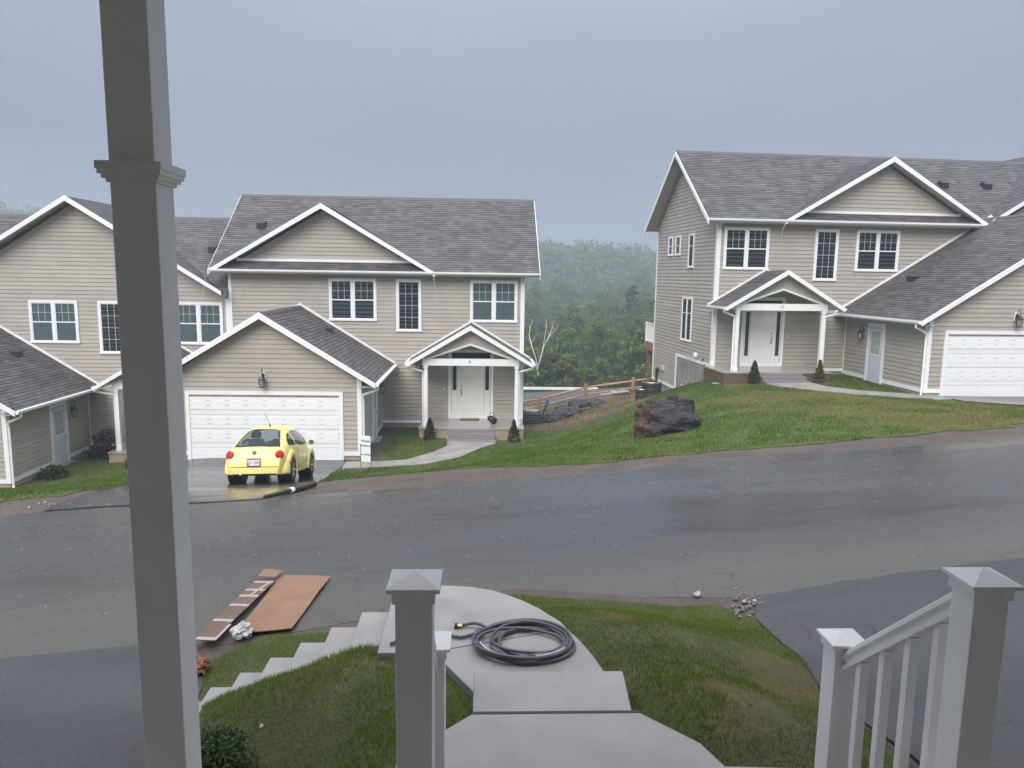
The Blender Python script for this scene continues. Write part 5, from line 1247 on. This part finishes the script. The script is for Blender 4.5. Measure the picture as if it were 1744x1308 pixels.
cf = Vector((*px2(460, 992), 0)); cf.z = h1(cf.x, cf.y)
fl = empty('cardboard_flap', cf, label='small folded cardboard flap at the far end of the taped strip', cat='cardboard'); sheet('board', Q3, .008, 'card', fl, 6, .05, 9, .10, cf)
p = hit(412, 1088); pb = empty('plastic_bag', p, label='crumpled clear plastic bag at the corner of the cardboard', cat='plastic bag')
blob('bag_body', 'plasticbag', (0, 0, .09), (.13, .10, .10), 21, 3, .9, True, pb, 3.2)
p = hit(343, 1148); o = blob('crumpled_wrapper', 'terracotta', (p.x, p.y, p.z+.09), (.12, .10, .10), 33, 3, .9, True, None, 3.0); tag(o, 'crumpled reddish brown wrapper at the edge of the lower driveway', 'litter')
p = hit(1187, 1018); o = blob('stone', 'stonewhite', (p.x, p.y, p.z+.04), (.055, .045, .04), 41, 2, .4); tag(o, 'single white stone at the road edge in front of the lawn', 'stone')
rs = random.Random(5)
rub = MB()
for i in range(46):
    px, py = rs.gauss(1268, 12), rs.gauss(1034, 9); p = hit(px, py)
    s_ = rs.uniform(.012, .032); o = blob('stone_chip', 'stonewhite' if rs.random() < .2 else 'stone', (p.x, p.y, p.z+.018+s_*.4), (s_*1.3, s_, s_*.8), 500+i, 1, .5)
    tag(o, 'broken stone chip in the rubble where lawn, road and driveway meet', 'stone', 'stone chips at the lawn corner')
for i in range(22):
    px, py = rs.uniform(10, 190), rs.uniform(856, 869); p = hit(px, py); s_ = rs.uniform(.02, .05)
    o = blob('gravel_stone', 'stonewhite' if rs.random() < .1 else 'stone', (p.x, p.y, p.z+.01), (s_*1.2, s_, s_*.7), 600+i, 1, .4); tag(o, 'loose stone on the gravel verge below the wide-gabled house', 'stone', 'loose stones on the far verge')
o = blob('disc', 'signwhite', hit(96, 812)+Vector((0, 0, .06)), (.16, .16, .04), 71, 3, .05, False); o.name = 'frisbee'; tag(o, 'white plastic disc lying on the lawn by the side door', 'disc')
# garden hose, coiled on the walk
hz_ = Vector((.335, 5.29, 3.452)); ho = empty('garden_hose', hz_, label='coiled dark grey garden hose on the curved concrete walk', cat='hose')
path = []; rs = random.Random(11); turns = 7
for k in range(turns*40):
    t_ = k/40; a_ = 2*math.pi*t_+2.6; i_ = int(t_); f = t_-i_
    jit = [(.0, .0, 1.0), (.07, -.03, .84), (-.05, .05, .93), (.09, .02, .72), (-.06, -.05, .86), (.05, .05, .78), (-.03, -.02, .98), (0, 0, 1)]
    A_, B_ = jit[i_], jit[i_+1]; ox, oy, sc = [A_[m_]+(B_[m_]-A_[m_])*f for m_ in range(3)]
    rx, ry = .365*sc, .295*sc
    zz = .014+.008*i_+.010*math.sin(a_*2+i_)
    path.append(Vector((ox+rx*math.cos(a_), oy+ry*math.sin(a_), max(.018, zz))))
e1 = Vector((-.14, 5.58, 3.47))-hz_
tail = [path[-1].lerp(e1, u) + Vector((0, .06*math.sin(u*math.pi), 0)) for u in (.25, .5, .75, 1)]
MB().tube(path+tail, .0125, 8).obj('coil', 'hose', ho, smooth=True)
st = [path[0]+Vector((-.02, .02, 0)), Vector((-.48, .10, .018)), Vector((-.62, .15, .018)), Vector((-.85, .12, .018)), Vector((-1.0, .0, .018))]
MB().tube(st, .0125, 8).obj('feed_end', 'hose', ho, smooth=True)
MB().tube([e1, e1+Vector((-.035, .0, 0))], .017, 8).obj('fitting', 'brass', ho); MB().tube([e1+Vector((-.035, 0, 0)), e1+Vector((-.06, 0, 0))], .022, 10).obj('end_cap', 'black', ho)
ws = [Vector((.33*.96*math.cos(a_)-.02, .27*math.sin(a_)-.02, .066)) for a_ in np.linspace(3.3, 4.7, 16)]
MB().tube(ws, .006, 6).obj('white_stripe', 'hosew', ho, smooth=True)
ws = [Vector((.34*math.cos(a_), .275*math.sin(a_), .062)) for a_ in np.linspace(4.9, 5.7, 12)]
MB().tube(ws, .006, 6).obj('white_stripe', 'hosew', ho, smooth=True)
# green splash tubes by number 11
for px, py, lb in ((1222, 655, 'green plastic drain end in the grass at the corner of number 11'), (1600, 682, 'green plastic drain end beside the garage door of number 11')):
    p = hit(px, py, 15); o = MB().tube([(-.2, .05, .03), (0, 0, .03), (.2, -.02, .02)], [.03, .045, .03], 8).obj('drain_end', 'green_plastic'); o.location = p; tag(o, lb, 'drain')
# water spilling from overfull gutters
for P_, lb in (((at_y(350, 469, 29.4), at_y(343, 520, 29.4), at_y(340, 565, 29.35)), 'thin stream of rain spilling from the gutter end of number 9'), ((at_y(738, 470, 29.35), at_y(742, 500, 29.3), at_y(744, 530, 29.3)), 'rain spilling at the foot of the front gable of number 9'), ((at_y(1339, 377, 29.4), at_y(1333, 392, 29.4), at_y(1329, 410, 29.4)), 'thin stream of rain spilling from the gutter of number 11')):
    o0 = P_[0]; o = MB().tube([q-o0 for q in P_], [.014, .010, .005], 6).obj('water_stream', 'water'); o.location = o0; tag(o, lb, 'water', 'rain spilling from gutters')
# ------------------------------------------------------------------ vegetation
def inpoly(x, y, poly):
    c = np.zeros(len(x), bool); n = len(poly)
    for i in range(n):
        x0, y0 = poly[i]; x1, y1 = poly[(i+1) % n]
        m = ((y0 > y) != (y1 > y)) & (x < (x1-x0)*(y-y0)/((y1-y0) if y1 != y0 else 1e-9)+x0); c ^= m
    return c
def nz2(x, y, s, seed=0):
    v = 0
    for k, (a, b, p) in enumerate([(1.0, .3, .1), (-.4, 1.1, 1.7), (1.7, -1.3, 2.9), (.6, 2.3, 4.1), (-2.7, .9, 5.3), (3.1, 2.2, .7)]):
        v = v+np.sin((a*x+b*y)*s+p*(seed+1)+1.3*np.sin((b*x-a*y)*s*.7+seed))/(1+.35*k)
    return v/4.0
def tri_mesh(name, verts, nper, shade, mats, mi=None, smooth=False):
    """verts (n*nper,3) as loose polygons of nper corners"""
    n = len(verts)//nper; me = bpy.data.meshes.new(name)
    me.vertices.add(len(verts)); me.vertices.foreach_set('co', verts.astype('f').ravel())
    me.loops.add(n*nper); me.loops.foreach_set('vertex_index', np.arange(n*nper, dtype='i'))
    me.polygons.add(n); me.polygons.foreach_set('loop_start', np.arange(0, n*nper, nper, dtype='i'))
    try: me.polygons.foreach_set('loop_total', np.full(n, nper, 'i'))
    except Exception: pass
    for k in mats: me.materials.append(MATS[k])
    if mi is not None: me.polygons.foreach_set('material_index', mi.astype('i'))
    at = me.attributes.new('shade', 'FLOAT', 'POINT'); at.data.foreach_set('value', np.repeat(shade, nper).astype('f'))
    me.update(calc_edges=True); me.validate(); return me
def grass(name, poly, dens, hgt, wid, mats, label, deadf, holes=(), lean=.5, off=.015, vis=None):
    P = np.array(poly); x0, y0 = P.min(0); x1, y1 = P.max(0); n = int((x1-x0)*(y1-y0)*dens)
    x = RNG.uniform(x0, x1, n); y = RNG.uniform(y0, y1, n); k = inpoly(x, y, poly)
    for h in holes: k &= ~inpoly(x, y, h)
    x, y = x[k], y[k]
    if vis is not None: k = vis(x, y); x, y = x[k], y[k]
    # ragged rim: a few tufts spill over the outline
    n = len(x); z = H(x, y)+off
    dv = deadf(x, y); dead = RNG.uniform(0, 1, n) < np.clip(dv, 0, 1)
    tuft = .75+.45*nz2(x, y, 3.1, 3)
    h = hgt*RNG.uniform(.55, 1.25, n)*np.clip(tuft, .4, 1.3)*np.where(dead, .8, 1); a = RNG.uniform(0, 2*np.pi, n); w = wid*RNG.uniform(.6, 1.3, n)
    b = RNG.uniform(0, 2*np.pi, n); l = h*lean*RNG.uniform(.2, 1.4, n)
    base = np.c_[x, y, z-.01]; dx = np.c_[np.cos(a)*w, np.sin(a)*w, np.zeros(n)]; tip = base+np.c_[np.cos(b)*l, np.sin(b)*l, h]
    V_ = np.stack([base-dx, base+dx, tip], 1).reshape(-1, 3)
    sh = np.clip(.5+.35*nz2(x, y, 1.3, 8)+RNG.normal(0, .2, n), 0, 1)
    me = tri_mesh(name, V_, 3, sh, mats, dead); o = link(name, me); tag(o, label, 'grass', kind='stuff'); return o
SLABS = [[(-.04, 3.94), (-.42, 3.55), (-.42, 2.3), (1.9, 2.3), (1.9, 3.42), (1.25, 3.46), (1.18, 3.65), (.91, 3.94)], [(-.04, 3.9), (.91, 3.9), (.955, 4.68), (-.04, 4.68)],
         [(-.04, 4.6), (.93, 4.6), (.87, 4.94), (.76, 5.38), (.59, 5.78), (.36, 6.09), (.11, 6.3), (-.09, 6.38), (-.36, 6.41), (-.76, 6.4), (-.76, 5.2), (-.45, 5.2), (-.27, 5.08)]]
for i in range(7): SLABS.append([(-.75-.272*(i+1), 5.68+.075*i), (-.75-.272*i, 5.6+.075*i), (-.75-.272*i, 6.2+.022*i), (-.75-.272*(i+1), 6.2+.022*i)])
DEADC = [(*hit(a, b)[:2], r_) for a, b, r_ in ((1300, 1120, .16), (1330, 1135, .18), (1290, 1140, .14), (1350, 1165, .16), (1340, 1190, .13), (1190, 1145, .12), (1210, 1175, .1), (1270, 1190, .12), (1275, 1225, .14), (1255, 1240, .13), (1150, 1195, .12), (1050, 1055, .16), (1020, 1045, .12), (1240, 1070, .12), (1330, 1225, .1))]
DEADA = [(*hit(a, b)[:2], r_) for a, b, r_ in ((1480, 705, .9), (1420, 700, .7), (1560, 717, 1.0), (1620, 722, .9), (1530, 692, .8), (1350, 676, .8), (1250, 682, .9), (1300, 672, .6), (1690, 715, .9), (1600, 735, .6), (1450, 680, .8), (1650, 705, .6), (880, 725, .4), (560, 810, .3))]
def deadC(x, y):
    v = .9*nz2(x*.8, y*1.6, 1.9, 2)+.35*nz2(x, y, 5, 4)-.3
    v = 1.25*v+.7*np.exp(-((x-2.1)**2/.35+(y-5.3)**2/1.2))+.35*np.exp(-((x-1.2)**2/.08+(y-6.9)**2/.1))
    for px, py, r_ in DEADC: v = v+1.0*np.exp(-((x-px)**2+((y-py)*.7)**2)/r_**2)
    return np.clip(v, .04, .97)
def deadD(x, y): return np.clip(.5*nz2(x, y, 1.7, 6)+.3*nz2(x, y, 5, 5)-.08+.5*np.exp(-((y-5.25)**2/.05)), .06, .8)
grass('lawn_grass', LAWN_C, 7000, .045, .0032, ['grass', 'deadgrass'], 'patchy green and straw-coloured lawn grass beside the black driveway', deadC, SLABS, vis=lambda x, y: y > 2.9)
grass('lawn_grass', LAWN_D, 7000, .052, .0032, ['grass', 'deadgrass'], 'thick grass on the bank round the concrete steps', deadD, SLABS, vis=lambda x, y: y > 3.0)
PATHS = [[(-1.32, 27.75), (-1.25, 26.5), (-1.63, 25.7), (-2.5, 24.5), (-3.46, 24.25), (-4.45, 24.25), (-4.4, 23.3), (-3.35, 23.4), (-1.9, 23.75), (-.75, 24.6), (0.05, 26.4), (.5, 27.1), (.58, 27.75)],
         [(10.5, 27.75), (10.7, 26.9), (11.3, 26.0), (12.6, 24.8), (15.75, 24.3), (15.75, 25.15), (13.4, 25.8), (12.6, 26.6), (12.25, 27.75)], [(-2.4, 29.9), (-2.4, 27.25), (1.62, 27.25), (1.62, 29.9)], [(9.0, 30), (9.1, 27.1), (13.2, 27.3), (13.2, 30)]]
def deadA(x, y):
    v = .6*nz2(x, y*1.5, .75, 3)+.35*nz2(x, y, 2.3, 4)-.15+.65*np.clip((x-6)/6, 0, 1)*np.clip((y-17)/4, 0, 1)*np.clip((27-y)/2, 0, 1)+.3*np.clip((x-8)/4, 0, 1)*np.clip((18-y)/1.5, 0, 1)
    for px, py, r_ in DEADA: v = v+.75*np.exp(-((x-px)**2+((y-py)*.8)**2)/r_**2)
    return np.clip(v, .02, .85)
grass('lawn_grass', LAWN_A, 520, .085, .012, ['grassfar', 'deadgrass'], 'bright wet lawn spreading over the bank between numbers 9 and 11', deadA, PATHS, lean=.7)
grass('lawn_grass', LAWN_B, 330, .085, .014, ['grassfar', 'deadgrass'], 'lawn strip in front of the wide-gabled house', lambda x, y: np.clip(.35*nz2(x, y, .8, 5)-.1, .03, .6), lean=.7, vis=lambda x, y: x > -20)

grass('rough_grass', [(1.9, 30), (4.2, 29.4), (5.6, 29.4), (6.6, 29.8), (8.6, 33), (8.4, 38), (13, 44.5), (13, 50), (-3, 50), (-3, 42), (1.9, 38)], 130, .13, .014, ['grassfar', 'deadgrass'], 'rough straw and weeds on the bare ground below the rail fence', lambda x, y: .62+.5*nz2(x, y, 1.1, 9), lean=.8, vis=lambda x, y: nz2(x, y, .9, 12)+RNG.uniform(-.5, .5, len(x)) > -.05)
def leaves(centres, rad, per, size, seed, squash=.8, upb=.3):
    rg = np.random.default_rng(seed); C_ = np.repeat(centres, per, 0); R_ = np.repeat(rad, per)
    n = len(C_); d = rg.normal(size=(n, 3)); d /= np.linalg.norm(d, axis=1)[:, None]; d *= (rg.uniform(.25, 1, n)**.5)[:, None]; d[:, 2] *= squash
    p = C_+d*R_[:, None]
    nrm = rg.normal(size=(n, 3)); nrm[:, 2] = abs(nrm[:, 2])+upb; nrm /= np.linalg.norm(nrm, axis=1)[:, None]
    t1 = np.cross(nrm, rg.normal(size=(n, 3))); t1 /= np.linalg.norm(t1, axis=1)[:, None]; t2 = np.cross(nrm, t1)
    s = size*rg.uniform(.6, 1.4, n)[:, None]; bend = nrm*s*.25
    V_ = np.stack([p-t1*s-bend, p-t2*s*.7, p+t1*s-bend, p+t2*s*.7+bend], 1).reshape(-1, 3)
    shc = np.repeat(rg.uniform(.1, .9, len(centres)), per); sh = np.clip(shc+rg.normal(0, .16, n), 0, 1)
    return V_, sh
def decid(seed, h, w, ncl=46, per=62, size=.2):
    rg = np.random.default_rng(seed); cs = []; rd = []
    for k in range(ncl):
        u = rg.uniform(.18, 1); prof = (math.sin(min(1, u*1.02)*math.pi*.9+.25))**.7; a = rg.uniform(0, 2*math.pi); r_ = w*.5*prof*math.sqrt(rg.uniform(.15, 1))*rg.uniform(.8, 1.15)
        cs.append((r_*math.cos(a), r_*math.sin(a), h*u*rg.uniform(.94, 1.02))); rd.append(w*.5*rg.uniform(.18, .34))
    V_, sh = leaves(np.array(cs), np.array(rd), per, size, seed)
    cm = tri_mesh('crown', V_, 4, sh, ['leaf'])
    tb = MB(); tb.tube([(0, 0, -1), (.05*w, 0, h*.35), (-.03*w, .04*w, h*.7), (.0, 0, h*.95)], [.022*h, .018*h, .010*h, .003*h], 7)
    for k in range(6):
        c_ = cs[rg.integers(0, ncl)]; tb.tube([(0, 0, c_[2]*.55), (c_[0]*.5, c_[1]*.5, c_[2]*.8), c_], [.008*h, .006*h, .002*h], 5)
    return cm, tb
def conif(seed, h, w, tiers=17, size=.22):
    rg = np.random.default_rng(seed); cs = []; rd = []
    for t_ in range(95):
        u = .14+.84*rg.uniform(0, 1)**.85; L = w*.5*(1-u)**.7*rg.uniform(.55, 1.25)+.2; a = rg.uniform(0, 6.28)
        for q in (.35, .7, 1.0): cs.append((L*q*math.cos(a), L*q*math.sin(a), h*u+(.10*q-.22*q*q)*L)); rd.append(.12*w*(1.15-.6*u)*rg.uniform(.7, 1.2))
    V_, sh = leaves(np.array(cs), np.array(rd), 15, size, seed, .55, .7)
    return tri_mesh('crown', V_, 4, sh, ['needle']), MB().tube([(0, 0, -1), (0, 0, h*.5), (0, 0, h*.97)], [.02*h, .012*h, .002*h], 7)
def tree_kind(cm, tb):
    t_ = tb.obj('trunk', 'bark'); me = t_.data; bpy.data.objects.remove(t_, do_unlink=True); return cm, me
KIND = [tree_kind(*decid(21, 10, 7)), tree_kind(*decid(22, 12, 7.5, 54)), tree_kind(*decid(23, 11, 6, 44)), tree_kind(*decid(24, 13, 8.5, 60)), tree_kind(*conif(31, 14, 6)), tree_kind(*conif(32, 12, 4.6)), tree_kind(*decid(25, 4.2, 5.2, 40, 80, .16)), tree_kind(*decid(26, 3.2, 3.6, 30, 70, .14))]
def tree(kind, x, y, scale, name, label, group=None, cat='tree', rz=None):
    r = empty(name, (x, y, h1(x, y)-.15), rz if rz is not None else random.uniform(0, 6.28), label=label, cat=cat, group=group); r.scale = (scale, scale, scale*random.uniform(.92, 1.1))
    link('crown', KIND[kind][0], r); link('trunk', KIND[kind][1], r); return r
def pxx(px, Y): return at_y(px, 560, Y).x
GW = 'trees of the hazy wood beyond the lower road'
for px, Y, k, s in [(905, 78, 6, 1.15), (938, 77, 6, 1.05), (968, 79, 6, .9)]: tree(k, pxx(px, Y), Y, s, 'bush', 'dense dark green bush below the bare white tree', 'bushes below the bare tree', 'bush')
for px, Y, k, s in [(1005, 79, 7, .8), (1030, 80, 7, 1.0), (1056, 80, 7, .85), (985, 82, 7, .9)]: tree(k, pxx(px, Y), Y, s, 'bush', 'low green bush growing behind the white stones and rail fence', 'low bushes behind the fence', 'bush')
tree(6, pxx(1100, 74), 74, 1.25, 'bush', 'tall leafy bush growing under the back deck of number 11', None, 'bush')
ROWS = [(92, [(872, 0, .75), (893, 2, .8), (915, 1, .62), (944, 0, .66), (967, 2, .72), (992, 1, .72), (1016, 0, .8), (1042, 2, .7), (1066, 1, .66), (1092, 0, .8), (1116, 2, .85), (1140, 1, .8), (850, 1, .8)]),
        (112, [(880, 1, .95), (902, 3, .86), (930, 2, .9), (956, 1, .9), (982, 3, .95), (1008, 0, 1.1), (1036, 1, .95), (1060, 3, .84), (1088, 2, 1.0), (1112, 1, 1.02), (1136, 3, .9)]),
        (140, [(868, 3, 1.0), (895, 1, 1.05), (922, 3, .98), (952, 2, 1.1), (978, 3, 1.05), (1002, 1, 1.08), (1030, 3, 1.0), (1054, 1, 1.0), (1100, 3, 1.05), (1126, 1, 1.1)]),
        (180, [(880, 3, 1.15), (908, 1, 1.2), (936, 3, 1.1), (964, 2, 1.25), (990, 3, 1.15), (1018, 1, 1.2), (1046, 3, 1.1), (1100, 3, 1.2), (1126, 2, 1.2)]),
        (222, [(884, 3, 1.2), (915, 1, 1.25), (944, 3, 1.2), (974, 1, 1.3), (1004, 3, 1.2), (1034, 1, 1.2), (1064, 3, 1.25), (1096, 1, 1.25), (1124, 3, 1.2)])]
for Y, L in ROWS:
    for px, k, s in L:
        yy_ = Y+random.uniform(-6, 6); tree(k, pxx(px+random.uniform(-5, 5), yy_), yy_, s*random.uniform(.93, 1.08), 'tree', 'leafy green tree in the hazy wood seen between the two houses', GW)
tree(4, pxx(1075, 150), 150, 1.32, 'pine_tree', 'tall dark pine with spreading tiers standing above the wood', None)
for px, Y, s in ((985, 118, .8), (1098, 96, .7), (920, 128, .85)): tree(5, pxx(px, Y), Y, s, 'pine_tree', 'slim dark conifer among the leafy trees of the wood', 'slim conifers in the wood')
# bare white tree
bt_ = empty('bare_tree', at_y(922, 640, 75), label='bare dead tree with pale white branches', cat='tree'); b0 = at_y(922, 640, 75)
dt_ = MB()
for L, r0 in (([(917, 640), (913, 612), (906, 590), (901, 570), (904, 555), (908, 543)], .11), ([(905, 588), (899, 575), (898, 568)], .035), ([(905, 585), (911, 575), (915, 569)], .035), ([(914, 630), (921, 610), (926, 590), (938, 567), (944, 545)], .12), ([(922, 605), (927, 580), (930, 558), (931, 545)], .07), ([(931, 583), (942, 565), (952, 553)], .045), ([(935, 572), (940, 560), (947, 552)], .03), ([(926, 590), (933, 575), (939, 562)], .04), ([(919, 616), (916, 600), (913, 590)], .03), ([(944, 545), (946, 538)], .02), ([(938, 567), (941, 552), (941, 546)], .03), ([(908, 543), (907, 536)], .02), ([(903, 560), (899, 551)], .025), ([(930, 558), (927, 549), (929, 541)], .025), ([(942, 565), (949, 561)], .02), ([(948, 558), (955, 548)], .02)):
    pt = [at_y(a, b, 75+.4*math.sin(i*2.1+a))-b0 for i, (a, b) in enumerate(L)]; dt_.tube(pt, [r0*.62*(1-.8*i/(len(pt)-1)) for i in range(len(pt))], 6)
dt_.obj('trunk', 'deadwood', bt_)

# the wooded hills far behind read as one mass
def hillwood():
    rg = np.random.default_rng(77); cs = []; n = 2600
    Yh = rg.uniform(245, 470, n); Xh = rg.uniform(-420, 330, n)
    z = H(Xh, Yh); V_all = []; S_all = []
    hgt = rg.uniform(9, 15, n); wd = rg.uniform(4, 8, n)
    cc = np.repeat(np.c_[Xh, Yh, z+hgt*.55], 5, 0); off = rg.normal(size=(n*5, 3)); off /= np.linalg.norm(off, axis=1)[:, None]
    cc = cc+off*np.repeat(np.c_[wd*.38, wd*.38, hgt*.36], 5, 0)
    V_, sh = leaves(cc, np.repeat(wd*.36, 5), 15, .72, 78, .9, .6)
    me = tri_mesh('hill_wood', V_, 4, sh, ['leaf']); o = link('hill_wood', me); tag(o, 'hazy wooded hillside far behind the houses', 'woodland', kind='stuff')
hillwood()

# ---- small shrubs by the porches
def cone_shrub(loc, h, w, matname, label, group=None, seed=1):
    rg = np.random.default_rng(seed); r = empty('conical_shrub', loc, label=label, cat='shrub', group=group)
    n = 110; u = rg.uniform(0, 1, n)**.8; a = rg.uniform(0, 6.28, n); rr = w*.5*(1-u)**.9*rg.uniform(.75, 1.08, n)
    cs = np.c_[rr*np.cos(a), rr*np.sin(a), .03+u*h*.97]
    V_, sh = leaves(cs, np.full(n, w*.11), 26, .020, seed, 1.3, .0)
    link('crown', tri_mesh('crown', V_, 4, sh, [matname]), r)
    MB().tube([(0, 0, -.1), (0, 0, h*.8)], [.02, .006], 6).obj('trunk', 'bark', r); return r
leafmat('shrubgreen', (.020, .048, .016), (.060, .100, .032), .2); leafmat('shrubtan', (.065, .060, .012), (.16, .13, .035), .2)
def gp(px, py, t0=15): p = hit(px, py, t0); return p
cone_shrub(Vector((O9[0]-3.55, 27.55, h1(O9[0]-3.55, 27.55))), .8, .52, 'shrubgreen', 'small cone-shaped shrub by the left post of porch 9, beside the lawn corner', None, 1)
cone_shrub(Vector((O9[0]-.42, 27.55, h1(O9[0]-.42, 27.55))), .82, .5, 'shrubgreen', 'small cone-shaped shrub by the outer corner post of porch 9', None, 2)
def w11(s, v, w): c_, s_ = math.cos(A11), math.sin(A11); return Vector((9.25+s*c_-v*s_, 29.875+s*s_+v*c_, 2.675+w))
q = w11(.78, -2.35, 0); cone_shrub(Vector((q.x, q.y, h1(q.x, q.y))), .85, .5, 'shrubgreen', 'green cone-shaped shrub in front of the porch of number 11', None, 3)
q = w11(3.35, -2.35, 0); cone_shrub(Vector((q.x, q.y, h1(q.x, q.y))), .85, .45, 'shrubtan', 'yellowing cone-shaped shrub by the porch of number 11', None, 4)
def round_shrub(loc, size, matname, label, seed, leaf=.03, per=40, ncl=60, name='shrub'):
    rg = np.random.default_rng(seed); r = empty(name, loc, label=label, cat='shrub'); d = rg.normal(size=(ncl, 3)); d /= np.linalg.norm(d, axis=1)[:, None]; d[:, 2] = abs(d[:, 2])
    cs = d*np.array(size)*rg.uniform(.45, 1, (ncl, 1)); V_, sh = leaves(cs, np.full(ncl, max(size)*.28), per, leaf, seed)
    link('crown', tri_mesh('crown', V_, 4, sh, [matname]), r)
    tb = MB()
    for k in range(5): tb.tube([(0, 0, -.15), tuple(cs[k]*.5), tuple(cs[k])], [.02, .013, .005], 5)
    tb.obj('trunk', 'bark', r); return r
p = Vector((-14.35, 28.6, h1(-14.35, 28.6))); round_shrub(p, (.55, .5, 1.15), 'redleaf', 'dark maroon leafy shrub by the side door corner of the wide-gabled house', 51, .05, 30, 46)
p = Vector((-12.4, 27.3, h1(-12.4, 27.3))); round_shrub(p, (.5, .5, .95), 'shrubgreen', 'round green shrub in front of the porch of the wide-gabled house', 52, .035, 40, 60)
p = Vector((-14.9, 26.0, h1(-14.9, 26.0))); round_shrub(p, (.6, .5, .45), 'shrubgreen', 'low green plant along the garage wall of the wide-gabled house', 53, .04, 40, 40)
p = Vector((-1.74, 4.55, h1(-1.74, 4.55)-.05)); round_shrub(p, (.34, .36, .56), 'shrubgreen', 'dense dark evergreen shrub at the foot of the porch column', 54, .013, 300, 90)

# ---- rain: drops thrown up where it strikes the road
n = 1100; x = RNG.uniform(-13, 15, n); y = RNG.uniform(8.3, 15.3, n); z = H(x, y)+.042+RNG.uniform(.0, .035, n)**1.0; r_ = RNG.uniform(.002, .0055, n)*(.6+y/14)
tet = np.array([(1, 1, 1), (1, -1, -1), (-1, 1, -1), (-1, -1, 1)])*.8; fc = [(0, 1, 2), (0, 3, 1), (0, 2, 3), (1, 3, 2)]
B_ = np.stack([np.c_[x, y, z]+tet[k]*r_[:, None]*np.array([1, 1, 1.5]) for k in range(4)], 1)
V_ = np.concatenate([B_[:, f, :] for f in fc], 0).reshape(-1, 3)
me = bpy.data.meshes.new('rain_splash'); me.from_pydata(V_.tolist(), [], np.arange(len(V_)).reshape(-1, 3).tolist()); me.materials.append(MATS['water']); o = link('rain_splash', me)
tag(o, 'scattered splashes of rain striking the wet road', 'rain', kind='stuff')

# ---- rainy air
m = bpy.data.materials.new('haze'); m.use_nodes = True; t = m.node_tree; t.nodes.clear()
pv = N(t, 'ShaderNodeVolumePrincipled'); pv.inputs['Color'].default_value = (.52, .61, .70, 1); pv.inputs['Density'].default_value = HAZE; pv.inputs['Anisotropy'].default_value = .0
ot = N(t, 'ShaderNodeOutputMaterial'); t.links.new(pv.outputs[0], ot.inputs['Volume']); MATS['haze'] = m
zt = max((o.matrix_world.translation.z+max((c_[2] for c_ in o.bound_box), default=0)) for o in bpy.data.objects if o.type == 'MESH' and o.parent is None)
o = MB().box(-902, 902, -282, 802, -18, 52).obj('haze', 'haze'); tag(o, kind='stuff', label='rainy haze filling the valley', cat='haze')
print('objects', len(bpy.data.objects), 'top', zt, 'tris', sum(len(me.loops)-2*len(me.polygons) for me in bpy.data.meshes))
